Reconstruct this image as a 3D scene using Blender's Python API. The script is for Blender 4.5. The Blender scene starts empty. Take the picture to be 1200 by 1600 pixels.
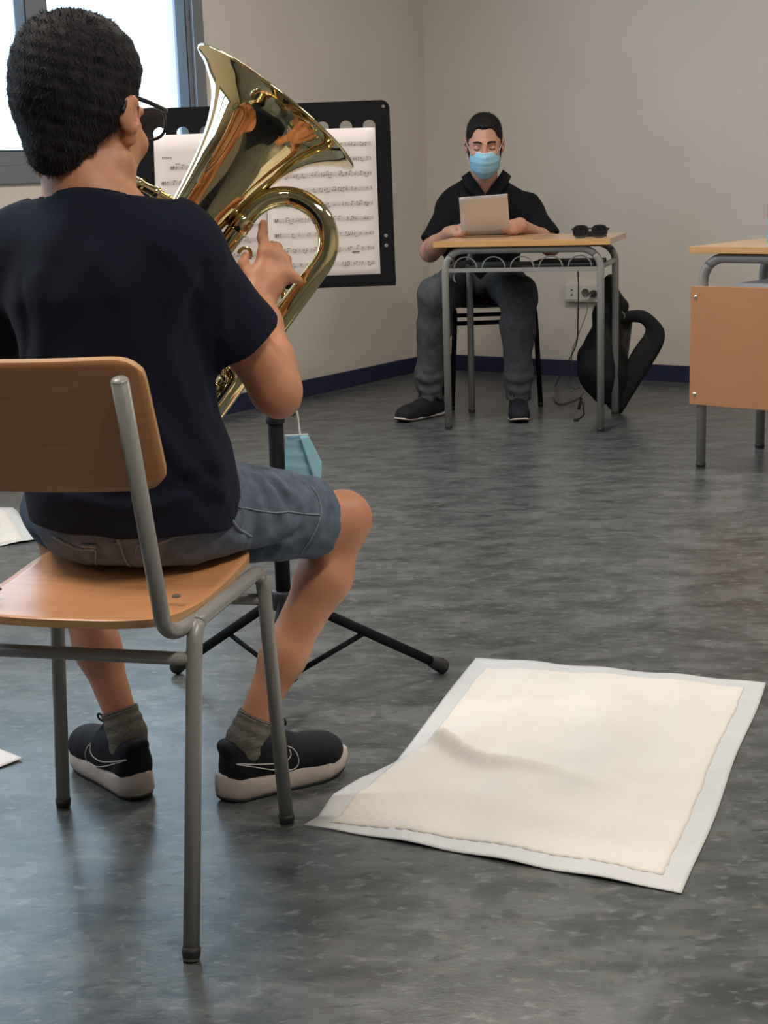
import bpy, bmesh, math, random
import numpy as np
from mathutils import Vector, Matrix
from mathutils.bvhtree import BVHTree
random.seed(7); np.random.seed(7)
scene = bpy.context.scene
COL = scene.collection

# ------------------------------------------------------------------ camera
FPX, PITCH, ROLL, CAMH = 2362.0, 0.2205, -0.0318, 1.032
_F = np.array([0, math.cos(PITCH), -math.sin(PITCH)])
_U0 = np.array([0, math.sin(PITCH), math.cos(PITCH)])
_R = np.array([math.cos(ROLL), 0, 0]) + math.sin(ROLL) * _U0
_U = np.array([-math.sin(ROLL), 0, 0]) + math.cos(ROLL) * _U0
CAMO = np.array([0, 0, CAMH])
cam_data = bpy.data.cameras.new('camera')
cam = bpy.data.objects.new('camera', cam_data)
COL.objects.link(cam)
cam.matrix_world = Matrix(((_R[0], _U[0], -_F[0], 0), (_R[1], _U[1], -_F[1], 0), (_R[2], _U[2], -_F[2], CAMH), (0, 0, 0, 1)))
cam_data.sensor_fit = 'VERTICAL'
cam_data.sensor_height = 36.0
cam_data.lens = FPX * 36.0 / 1600.0
cam_data.clip_start = 0.05
scene.camera = cam

# ------------------------------------------------------------------ world, lights, exposure
world = bpy.data.worlds.new('sky'); scene.world = world
world.use_nodes = True
bg = world.node_tree.nodes['Background']
bg.inputs['Color'].default_value = (0.56, 0.79, 1.0, 1)
bg.inputs['Strength'].default_value = 3.8
scene.view_settings.view_transform = 'Standard'
scene.view_settings.look = 'None'
scene.view_settings.exposure = 0.38
scene.view_settings.gamma = 1.0
scene.view_settings.use_curve_mapping = False

# the room's corner and its two visible walls (measured on the floor plan)
CORNER = np.array([0.281, 8.10, 0.0])
WL = np.array([-0.574, -0.819, 0.0])     # along the window wall, away from the corner
WR = np.array([0.819, -0.574, 0.0])      # along the back wall, away from the corner
ROOM_H, LEN_L, LEN_R = 2.95, 11.0, 7.2

def room_pt(s, t, z):
    """s metres along the window wall, t metres along the back wall"""
    p = CORNER + WL * s + WR * t
    return np.array([p[0], p[1], z])

def area_lamp(name, s, t, z, sx, sy, power, color):
    l = bpy.data.lights.new(name, 'AREA'); l.shape = 'RECTANGLE'; l.size = sx; l.size_y = sy
    l.energy = power; l.color = color
    o = bpy.data.objects.new(name, l); COL.objects.link(o)
    p = room_pt(s, t, z); o.location = p
    o.rotation_euler = (0, 0, math.atan2(WL[1], WL[0]))
    return o
LAMP_W = 37.0
for i_s in (2.7, 5.6):
    for i_t in (1.9, 4.6):
        area_lamp('ceiling_lamp_light', i_s, i_t, ROOM_H - 0.03, 1.2, 0.3, LAMP_W, (1.0, 0.90, 0.79))

def window_portal(s0, s1, z0, z1):
    l = bpy.data.lights.new('window_portal', 'AREA'); l.shape = 'RECTANGLE'
    l.size = s1 - s0; l.size_y = z1 - z0
    o = bpy.data.objects.new('window_portal', l); COL.objects.link(o)
    p = room_pt((s0 + s1) / 2, -0.19, (z0 + z1) / 2)
    zc = -Vector(WR); xc = Vector(WL); yc = zc.cross(xc)
    m = Matrix((xc, yc, zc)).transposed().to_4x4(); m.translation = Vector(p)
    o.matrix_world = m
    l.cycles.is_portal = True
WINDOWS = [(1.72, 4.35), (4.95, 6.9)]
WZ0, WZ1 = 1.035, 2.65
for a, b in WINDOWS:
    window_portal(a, b, WZ0, WZ1)

# ------------------------------------------------------------------ measuring helpers (points in metres)
def ray(x, y): return _R * (x - 600) / FPX - _U * (y - 800) / FPX + _F
def at(x, y, Y):
    d = ray(x, y); return CAMO + d * (Y / d[1])
def atz(x, y, z=0.0):
    d = ray(x, y); return CAMO + d * ((z - CAMH) / d[2])
def V(*a): return np.array(a, float)
def nrm(v): v = np.asarray(v, float); return v / (np.linalg.norm(v) + 1e-12)

# ------------------------------------------------------------------ materials
def new_mat(name):
    m = bpy.data.materials.new(name); m.use_nodes = True
    nt = m.node_tree
    return m, nt, nt.nodes['Principled BSDF']
def setc(b, key, v):
    b.inputs[key].default_value = v
def mat(name, color, rough=0.5, metal=0.0, spec=0.5, var=0.0, vscale=40.0, bump=0.0, bscale=200.0, sss=0.0, coat=0.0, sheen=0.0, stretch=None, detail=4.0):
    m, nt, b = new_mat(name)
    b.inputs['Base Color'].default_value = (*color, 1)
    b.inputs['Roughness'].default_value = rough
    b.inputs['Metallic'].default_value = metal
    b.inputs['Specular IOR Level'].default_value = spec
    if sss:
        b.inputs['Subsurface Weight'].default_value = sss
        b.inputs['Subsurface Radius'].default_value = (0.012, 0.005, 0.003)
        b.inputs['Subsurface Scale'].default_value = 1.0
    if coat:
        b.inputs['Coat Weight'].default_value = coat; b.inputs['Coat Roughness'].default_value = 0.08
    if sheen:
        b.inputs['Sheen Weight'].default_value = sheen; b.inputs['Sheen Roughness'].default_value = 0.5
    tc = nt.nodes.new('ShaderNodeTexCoord'); mp = nt.nodes.new('ShaderNodeMapping')
    nt.links.new(tc.outputs['Object'], mp.inputs['Vector'])
    if stretch: mp.inputs['Scale'].default_value = stretch
    if var:
        n = nt.nodes.new('ShaderNodeTexNoise'); n.inputs['Scale'].default_value = vscale; n.inputs['Detail'].default_value = detail
        nt.links.new(mp.outputs[0], n.inputs['Vector'])
        r = nt.nodes.new('ShaderNodeValToRGB')
        c = np.array(color)
        r.color_ramp.elements[0].position = 0.3; r.color_ramp.elements[1].position = 0.7
        r.color_ramp.elements[0].color = (*np.clip(c * (1 - var), 0, 1), 1)
        r.color_ramp.elements[1].color = (*np.clip(c * (1 + var), 0, 1), 1)
        nt.links.new(n.outputs['Fac'], r.inputs['Fac']); nt.links.new(r.outputs['Color'], b.inputs['Base Color'])
    if bump:
        n2 = nt.nodes.new('ShaderNodeTexNoise'); n2.inputs['Scale'].default_value = bscale; n2.inputs['Detail'].default_value = 3
        nt.links.new(mp.outputs[0], n2.inputs['Vector'])
        bp = nt.nodes.new('ShaderNodeBump'); bp.inputs['Strength'].default_value = bump; bp.inputs['Distance'].default_value = 0.002
        nt.links.new(n2.outputs['Fac'], bp.inputs['Height']); nt.links.new(bp.outputs['Normal'], b.inputs['Normal'])
    return m

def wood_mat(name, c1, c2, scale=(3, 40, 40), rough=0.35):
    m, nt, b = new_mat(name)
    tc = nt.nodes.new('ShaderNodeTexCoord'); mp = nt.nodes.new('ShaderNodeMapping'); mp.inputs['Scale'].default_value = scale
    nt.links.new(tc.outputs['Object'], mp.inputs['Vector'])
    n = nt.nodes.new('ShaderNodeTexNoise'); n.inputs['Scale'].default_value = 3.0; n.inputs['Detail'].default_value = 6; n.inputs['Roughness'].default_value = 0.6
    nt.links.new(mp.outputs[0], n.inputs['Vector'])
    r = nt.nodes.new('ShaderNodeValToRGB')
    r.color_ramp.elements[0].position = 0.3; r.color_ramp.elements[0].color = (*c1, 1)
    r.color_ramp.elements[1].position = 0.72; r.color_ramp.elements[1].color = (*c2, 1)
    nt.links.new(n.outputs['Fac'], r.inputs['Fac']); nt.links.new(r.outputs['Color'], b.inputs['Base Color'])
    b.inputs['Roughness'].default_value = rough
    b.inputs['Coat Weight'].default_value = 0.25; b.inputs['Coat Roughness'].default_value = 0.25
    return m

def floor_mat():
    m, nt, b = new_mat('floor_vinyl')
    L = nt.links.new
    tc = nt.nodes.new('ShaderNodeTexCoord')
    mp = nt.nodes.new('ShaderNodeMapping'); mp.inputs['Rotation'].default_value = (0, 0, 0.55); mp.inputs['Scale'].default_value = (1, 1.9, 1)
    L(tc.outputs['Object'], mp.inputs['Vector'])
    def noise(scale, detail, rough=0.6):
        n = nt.nodes.new('ShaderNodeTexNoise'); n.inputs['Scale'].default_value = scale; n.inputs['Detail'].default_value = detail
        n.inputs['Roughness'].default_value = rough; n.inputs['Distortion'].default_value = 0.4
        L(mp.outputs[0], n.inputs['Vector']); return n
    def ramp(src, p0, c0, p1, c1):
        r = nt.nodes.new('ShaderNodeValToRGB'); e = r.color_ramp.elements
        e[0].position = p0; e[0].color = (*c0, 1); e[1].position = p1; e[1].color = (*c1, 1)
        L(src, r.inputs['Fac']); return r
    def mixc(fac, a, bcol):
        x = nt.nodes.new('ShaderNodeMix'); x.data_type = 'RGBA'
        L(fac, x.inputs['Factor']); L(a, x.inputs['A'])
        if isinstance(bcol, tuple): x.inputs['B'].default_value = (*bcol, 1)
        else: L(bcol, x.inputs['B'])
        return x.outputs['Result']
    base = ramp(noise(7, 8).outputs['Fac'], 0.36, (0.038, 0.044, 0.045), 0.64, (0.112, 0.121, 0.120))
    fine = ramp(noise(30, 6).outputs['Fac'], 0.56, (0, 0, 0), 0.70, (0.9, 0.9, 0.9))
    c = mixc(fine.outputs['Color'], base.outputs['Color'], (0.180, 0.192, 0.192))
    dark = ramp(noise(26, 5).outputs['Fac'], 0.33, (0.9, 0.9, 0.9), 0.43, (0, 0, 0))
    c = mixc(dark.outputs['Color'], c, (0.040, 0.045, 0.046))
    warm = ramp(noise(15, 4).outputs['Fac'], 0.56, (0, 0, 0), 0.68, (0.6, 0.6, 0.6))
    c = mixc(warm.outputs['Color'], c, (0.120, 0.116, 0.100))
    L(c, b.inputs['Base Color'])
    rr = nt.nodes.new('ShaderNodeMapRange'); rr.inputs['To Min'].default_value = 0.24; rr.inputs['To Max'].default_value = 0.36
    L(noise(18, 5).outputs['Fac'], rr.inputs['Value']); L(rr.outputs[0], b.inputs['Roughness'])
    b.inputs['Specular IOR Level'].default_value = 0.5
    bp = nt.nodes.new('ShaderNodeBump'); bp.inputs['Strength'].default_value = 0.12; bp.inputs['Distance'].default_value = 0.002
    L(noise(90, 3).outputs['Fac'], bp.inputs['Height']); L(bp.outputs['Normal'], b.inputs['Normal'])
    return m

def glass_mat(name, tint=(1, 1, 1), refl=0.08):
    m = bpy.data.materials.new(name); m.use_nodes = True; nt = m.node_tree; nt.nodes.clear()
    out = nt.nodes.new('ShaderNodeOutputMaterial'); mx = nt.nodes.new('ShaderNodeMixShader')
    t = nt.nodes.new('ShaderNodeBsdfTransparent'); t.inputs['Color'].default_value = (*tint, 1)
    g = nt.nodes.new('ShaderNodeBsdfGlossy'); g.inputs['Roughness'].default_value = 0.02
    mx.inputs[0].default_value = refl
    nt.links.new(t.outputs[0], mx.inputs[1]); nt.links.new(g.outputs[0], mx.inputs[2]); nt.links.new(mx.outputs[0], out.inputs['Surface'])
    return m

def hair_mat(name, c):
    return mat(name, c, rough=0.7, spec=0.22, var=0.35, vscale=60, bump=0.5, bscale=260, stretch=(1, 1, 0.35))

M = {
 'floor': floor_mat(),
 'wall': mat('wall_paint', (0.605, 0.555, 0.500), 0.75, var=0.03, vscale=3, bump=0.15, bscale=120),
 'ceiling': mat('ceiling_paint', (0.70, 0.68, 0.64), 0.9),
 'base': mat('baseboard_navy', (0.014, 0.017, 0.055), 0.45, var=0.15, vscale=5),
 'alu': mat('window_aluminium', (0.20, 0.215, 0.25), 0.4, metal=0.3),
 'seal': mat('window_seal', (0.03, 0.035, 0.04), 0.6),
 'glass': glass_mat('window_glass'),
 'beech': wood_mat('beech_plywood', (0.56, 0.255, 0.110), (0.64, 0.31, 0.140)),
 'beech_edge': wood_mat('plywood_edge', (0.42, 0.22, 0.10), (0.60, 0.36, 0.18), (4, 4, 200)),
 'desk_top': wood_mat('desk_laminate', (0.56, 0.33, 0.17), (0.64, 0.40, 0.22), rough=0.22),
 'desk_edge': wood_mat('desk_edge_wood', (0.56, 0.30, 0.11), (0.66, 0.38, 0.16)),
 'panel': wood_mat('panel_laminate', (0.44, 0.195, 0.085), (0.48, 0.22, 0.100), (3, 40, 3), rough=0.45),
 'steel': mat('grey_steel_paint', (0.265, 0.262, 0.248), 0.32, metal=0.0, spec=0.6, var=0.05, vscale=300, bump=0.06, bscale=500),
 'rubber': mat('black_rubber', (0.012, 0.012, 0.013), 0.6),
 'blackmetal': mat('black_powder_coat', (0.006, 0.0065, 0.009), 0.7, spec=0.15, bump=0.1, bscale=600),
 'blackplastic': mat('black_plastic', (0.010, 0.011, 0.014), 0.45),
 'chrome': mat('screw_steel', (0.7, 0.68, 0.65), 0.25, metal=1.0),
 'brass': mat('lacquered_brass', (0.76, 0.62, 0.34), 0.05, metal=1.0),
 'silver': mat('silver_plate', (0.85, 0.80, 0.70), 0.12, metal=1.0),
 'paper': mat('white_paper', (0.82, 0.76, 0.76), 0.8),
 'paper_back': mat('office_paper', (0.74, 0.72, 0.74), 0.8),
 'ink': mat('print_ink', (0.10, 0.09, 0.10), 0.8),
 'ink_light': mat('print_ink_grey', (0.42, 0.385, 0.39), 0.8),
 'skin_boy': mat('skin_tan', (0.56, 0.255, 0.148), 0.5, sss=0.12, var=0.10, vscale=14, bump=0.08, bscale=350),
 'skin_man': mat('skin_light_tan', (0.50, 0.255, 0.18), 0.5, sss=0.12, var=0.10, vscale=18, bump=0.05, bscale=350),
 'hair_boy': hair_mat('hair_black', (0.012, 0.011, 0.013)),
 'hair_man': hair_mat('hair_dark', (0.010, 0.008, 0.007)),
 'navy': mat('navy_cotton', (0.0085, 0.0115, 0.025), 0.9, spec=0.15, var=0.15, vscale=300, bump=0.25, bscale=700, sheen=0.03),
 'blackcotton': mat('black_polo_cotton', (0.007, 0.007, 0.009), 0.9, spec=0.12, var=0.15, vscale=300, sheen=0.02),
 'denim': mat('washed_denim', (0.115, 0.148, 0.20), 0.85, spec=0.2, var=0.26, vscale=45, bump=0.35, bscale=600, detail=8),
 'denim_seam': mat('denim_seam', (0.22, 0.25, 0.29), 0.9, spec=0.1, var=0.3, vscale=200),
 'denim_dark': mat('denim_fold', (0.032, 0.045, 0.065), 0.9, spec=0.1, var=0.3, vscale=200),
 'greytrouser': mat('grey_trouser_cloth', (0.075, 0.074, 0.078), 0.85, spec=0.2, var=0.2, vscale=40, bump=0.2, bscale=500),
 'sock': mat('grey_knit_sock', (0.19, 0.175, 0.15), 0.95, spec=0.1, var=0.25, vscale=120, bump=0.6, bscale=300, stretch=(1, 1, 2.2)),
 'shoeblack': mat('black_knit_shoe', (0.008, 0.009, 0.014), 0.75, spec=0.3, var=0.2, vscale=120, bump=0.3, bscale=500),
 'sole': mat('offwhite_foam_sole', (0.50, 0.43, 0.39), 0.65, var=0.06, vscale=60),
 'outsole': mat('outsole_rubber', (0.02, 0.02, 0.022), 0.7),
 'swoosh': mat('reflective_outline', (0.55, 0.53, 0.50), 0.5),
 'mask_blue': mat('mask_blue_fabric', (0.27, 0.52, 0.66), 0.8, var=0.06, vscale=50, bump=0.1, bscale=400),
 'mask_white': mat('mask_white_band', (0.75, 0.80, 0.80), 0.85),
 'elastic': mat('white_elastic', (0.65, 0.63, 0.60), 0.8),
 'pad_film': mat('pad_backing_film', (0.60, 0.61, 0.61), 0.5, var=0.04, vscale=20),
 'pad_core': mat('pad_absorbent_core', (0.735, 0.695, 0.635), 0.9, var=0.035, vscale=9, bump=0.25, bscale=35),
 'bag': mat('black_nylon', (0.007, 0.007, 0.009), 0.65, spec=0.35, var=0.2, vscale=60, bump=0.25, bscale=300),
 'bag_mesh': mat('grey_mesh_padding', (0.10, 0.095, 0.095), 0.9, var=0.2, vscale=80),
 'socket': mat('socket_plastic', (0.60, 0.57, 0.52), 0.4),
 'socket_dark': mat('socket_hole', (0.10, 0.095, 0.09), 0.5),
 'lens': glass_mat('clear_lens', (0.93, 0.95, 0.96), 0.06),
 'darklens': mat('smoked_lens', (0.012, 0.012, 0.014), 0.08, spec=0.6),
 'turquoise': mat('turquoise_card', (0.10, 0.42, 0.45), 0.5),
 'cable_grey': mat('grey_cable', (0.16, 0.14, 0.13), 0.6),
 'cable_black': mat('black_cable', (0.012, 0.012, 0.012), 0.5),
 'lips': mat('skin_lips', (0.36, 0.13, 0.10), 0.5),
 'eye': mat('eye_dark', (0.02, 0.015, 0.012), 0.3),
}

# ------------------------------------------------------------------ mesh helpers
def link(name, mesh, m, parent=None, smooth=False):
    o = bpy.data.objects.new(name, mesh); COL.objects.link(o)
    if m is not None: mesh.materials.append(M[m] if isinstance(m, str) else m)
    if smooth:
        mesh.polygons.foreach_set('use_smooth', [True] * len(mesh.polygons))
    if parent is not None: o.parent = parent
    return o
def tag(o, label, cat, group=None):
    o['label'] = label; o['category'] = cat
    if group: o['group'] = group
    return o
def struct(o): o['kind'] = 'structure'; return o
def thing(name, label, cat, loc=(0, 0, 0), rotz=0.0, group=None):
    o = bpy.data.objects.new(name, None); COL.objects.link(o); o.empty_display_size = 0.05
    o.location = loc; o.rotation_euler = (0, 0, rotz)
    bpy.context.view_layer.update()
    return tag(o, label, cat, group)

class MB:
    """collects shapes for ONE mesh object"""
    def __init__(s): s.v = []; s.f = []; s.sm = []
    def add(s, v, f, smooth=False):
        o = len(s.v); s.v += [tuple(map(float, p)) for p in v]; s.f += [tuple(i + o for i in q) for q in f]; s.sm += [smooth] * len(f); return s
    def box(s, lo, hi, bev=0.0, frame=None):
        lo = np.array(lo, float); hi = np.array(hi, float)
        bm = bmesh.new(); bmesh.ops.create_cube(bm, size=1.0)
        c = (lo + hi) / 2; d = hi - lo
        for v in bm.verts: v.co = Vector((v.co.x * d[0] + c[0], v.co.y * d[1] + c[1], v.co.z * d[2] + c[2]))
        if bev > 0:
            bmesh.ops.bevel(bm, geom=bm.edges[:] , offset=bev, segments=2, affect='EDGES', profile=0.7)
        bm.verts.index_update()
        vs = [np.array(v.co) for v in bm.verts]; fs = [[v.index for v in f.verts] for f in bm.faces]
        bm.free()
        if frame is not None:
            o, X, Y, Z = [np.asarray(a, float) for a in frame]
            vs = [o + X * p[0] + Y * p[1] + Z * p[2] for p in vs]
        return s.add(vs, fs)
    def tube(s, pts, r, n=12, closed=False, caps=True, flat=None):
        """sweep; r scalar or list; flat=(vector, factor): squash along vector"""
        P = np.array(pts, float); k = len(P)
        rr = np.full(k, r, float) if np.isscalar(r) else np.array(r, float)
        T = np.zeros_like(P)
        if closed: T = np.roll(P, -1, 0) - np.roll(P, 1, 0)
        else:
            T[1:-1] = P[2:] - P[:-2]; T[0] = P[1] - P[0]; T[-1] = P[-1] - P[-2]
        T /= np.linalg.norm(T, axis=1)[:, None] + 1e-12
        a = np.array([0, 0, 1.0]) if abs(T[0, 2]) < 0.9 else np.array([1.0, 0, 0])
        N = nrm(np.cross(T[0], a)); rings = []
        ang = np.linspace(0, 2 * np.pi, n, endpoint=False)
        Ns = []
        for i in range(k):
            N = nrm(N - T[i] * (N @ T[i])); Ns.append(N)
        if closed:  # undo twist
            B0 = np.cross(T[0], Ns[0]); e = nrm(Ns[-1] - T[0] * (Ns[-1] @ T[0]))
            tw = math.atan2(e @ B0, e @ Ns[0])
        vs = []
        for i in range(k):
            N = Ns[i]; B = np.cross(T[i], N)
            off = -tw * i / k if closed else 0
            for t in ang:
                d = (np.cos(t + off) * N + np.sin(t + off) * B) * rr[i]
                if flat is not None:
                    fv = nrm(flat[0]); d = d - fv * (d @ fv) * (1 - flat[1])
                vs.append(P[i] + d)
        fs = []
        m = k if closed else k - 1
        for i in range(m):
            i2 = (i + 1) % k
            for j in range(n):
                j2 = (j + 1) % n
                fs.append((i * n + j, i * n + j2, i2 * n + j2, i2 * n + j))
        s.add(vs, fs, True)
        if caps and not closed:
            s.add([vs[j] for j in range(n)], [tuple(range(n))[::-1]])
            s.add([vs[(k - 1) * n + j] for j in range(n)], [tuple(range(n))])
        return s
    def lathe(s, o, axis, prof, n=48, smooth=True):
        """prof: list of (distance along axis, radius)"""
        o = np.asarray(o, float); ax = nrm(axis)
        a = np.array([0, 0, 1.0]) if abs(ax[2]) < 0.9 else np.array([1.0, 0, 0])
        X = nrm(np.cross(ax, a)); Y = np.cross(ax, X)
        vs = []
        for t, r in prof:
            for j in range(n):
                w = 2 * np.pi * j / n
                vs.append(o + ax * t + (X * np.cos(w) + Y * np.sin(w)) * r)
        fs = []
        for i in range(len(prof) - 1):
            for j in range(n):
                j2 = (j + 1) % n
                fs.append((i * n + j, i * n + j2, (i + 1) * n + j2, (i + 1) * n + j))
        return s.add(vs, fs, smooth)
    def ball(s, c, r, n=12, R=None):
        r = np.array([r] * 3 if np.isscalar(r) else r, float); vs = []; fs = []
        m = max(6, n // 2 + 2)
        for i in range(m + 1):
            ph = np.pi * i / m
            for j in range(n):
                w = 2 * np.pi * j / n
                p = np.array([np.sin(ph) * np.cos(w), np.sin(ph) * np.sin(w), np.cos(ph)]) * r
                if R is not None: p = R @ p
                vs.append(np.asarray(c) + p)
        for i in range(m):
            for j in range(n):
                j2 = (j + 1) % n
                fs.append((i * n + j, (i + 1) * n + j, (i + 1) * n + j2, i * n + j2))
        return s.add(vs, fs, True)
    def grid(s, P, thick=0.0, smooth=True):
        """P: (a,b,3) array of points; thick gives a second skin and closed rim"""
        a, b, _ = P.shape
        f = [(i * b + j, i * b + j + 1, (i + 1) * b + j + 1, (i + 1) * b + j) for i in range(a - 1) for j in range(b - 1)]
        if thick == 0: return s.add(P.reshape(-1, 3), f, smooth)
        du = np.gradient(P, axis=0); dv = np.gradient(P, axis=1)
        N = np.cross(dv, du); N /= np.linalg.norm(N, axis=2)[..., None] + 1e-12
        Q = P + N * thick
        s.add(Q.reshape(-1, 3), [q[::-1] for q in f], smooth)
        s.add(P.reshape(-1, 3), f, smooth)
        ring = [(0, j) for j in range(b)] + [(i, b - 1) for i in range(1, a)] + [(a - 1, j) for j in range(b - 2, -1, -1)] + [(i, 0) for i in range(a - 2, 0, -1)]
        vs = [P[r] for r in ring] + [Q[r] for r in ring]; k = len(ring)
        s.add(vs, [(i, (i + 1) % k, (i + 1) % k + k, i + k) for i in range(k)])
        return s
    def build(s, name, m, parent=None):
        me = bpy.data.meshes.new(name); me.from_pydata(s.v, [], s.f); me.update()
        bm = bmesh.new(); bm.from_mesh(me); bmesh.ops.remove_doubles(bm, verts=bm.verts, dist=1e-6)
        bmesh.ops.recalc_face_normals(bm, faces=bm.faces) if False else None
        bm.to_mesh(me); bm.free()
        n = len(me.polygons)
        if n == len(s.sm): me.polygons.foreach_set('use_smooth', s.sm)
        else: me.polygons.foreach_set('use_smooth', [any(s.sm)] * n)
        o = link(name, me, m)
        if parent is not None:
            o.parent = parent
            o.matrix_parent_inverse = Matrix.Identity(4)
        return o
def wchild(o, parent):
    """parent keeping the world-space coordinates the mesh was built in"""
    bpy.context.view_layer.update()
    o.parent = parent; o.matrix_parent_inverse = parent.matrix_world.inverted(); return o
def copy_tree(o, parent=None):
    c = o.copy(); COL.objects.link(c); c.parent = parent
    if parent is not None: c.matrix_parent_inverse = o.matrix_parent_inverse
    for ch in list(o.children): copy_tree(ch, c)
    return c

def arc_path(pts, rad, seg=7):
    """polyline with rounded corners of radius rad"""
    P = [np.array(p, float) for p in pts]; out = [P[0]]
    for i in range(1, len(P) - 1):
        a, b, c = P[i - 1], P[i], P[i + 1]
        u = nrm(a - b); w = nrm(c - b)
        r = rad if np.isscalar(rad) else rad[i - 1]
        cosang = np.clip(u @ w, -1, 1); half = math.acos(cosang) / 2
        d = min(r / math.tan(half), 0.49 * np.linalg.norm(a - b), 0.49 * np.linalg.norm(c - b))
        re = d * math.tan(half)
        cen = b + nrm(u + w) * re / math.sin(half)
        s = b + u * d; e = b + w * d
        vs, ve = s - cen, e - cen; th = math.acos(np.clip(nrm(vs) @ nrm(ve), -1, 1))
        for k in range(seg + 1):
            t = k / seg
            out.append(cen + (np.sin((1 - t) * th) * vs + np.sin(t * th) * ve) / max(np.sin(th), 1e-9))
    out.append(P[-1]); return out
def spline(pts, n=8):
    """Catmull-Rom through points (any dimension, so radii can ride along)"""
    P = np.array(pts, float); P = np.vstack([2 * P[0] - P[1], P, 2 * P[-1] - P[-2]]); out = []
    for i in range(1, len(P) - 2):
        for k in range(n):
            t = k / n
            out.append(0.5 * (2 * P[i] + (P[i + 1] - P[i - 1]) * t + (2 * P[i - 1] - 5 * P[i] + 4 * P[i + 1] - P[i + 2]) * t * t + (3 * P[i] - P[i - 1] - 3 * P[i + 1] + P[i + 2]) * t ** 3))
    out.append(P[-2]); return np.array(out)

def curve_plate(name, outline, holes, thick, m, parent=None):
    """flat plate in XY with true holes"""
    cu = bpy.data.curves.new(name, 'CURVE'); cu.dimensions = '2D'; cu.fill_mode = 'BOTH'; cu.extrude = thick / 2
    for ring in [outline] + holes:
        sp = cu.splines.new('POLY'); sp.points.add(len(ring) - 1); sp.use_cyclic_u = True
        for p, q in zip(sp.points, ring): p.co = (q[0], q[1], 0, 1)
    t = bpy.data.objects.new('plate_curve', cu); COL.objects.link(t)
    bpy.context.view_layer.update()
    dg = bpy.context.evaluated_depsgraph_get()
    me = bpy.data.meshes.new_from_object(t.evaluated_get(dg))
    bpy.data.objects.remove(t); bpy.data.curves.remove(cu)
    me.materials.clear()
    o = link(name, me, m)
    if parent is not None: o.parent = parent
    return o
def circle(cx, cy, r, n=24): return [(cx + r * math.cos(2 * math.pi * k / n), cy + r * math.sin(2 * math.pi * k / n)) for k in range(n)]
def rrect(x0, y0, x1, y1, r, n=6):
    out = []
    for cx, cy, a0 in ((x1 - r, y1 - r, 0), (x0 + r, y1 - r, 90), (x0 + r, y0 + r, 180), (x1 - r, y0 + r, 270)):
        for k in range(n + 1):
            a = math.radians(a0 + 90 * k / n); out.append((cx + r * math.cos(a), cy + r * math.sin(a)))
    return out

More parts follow.
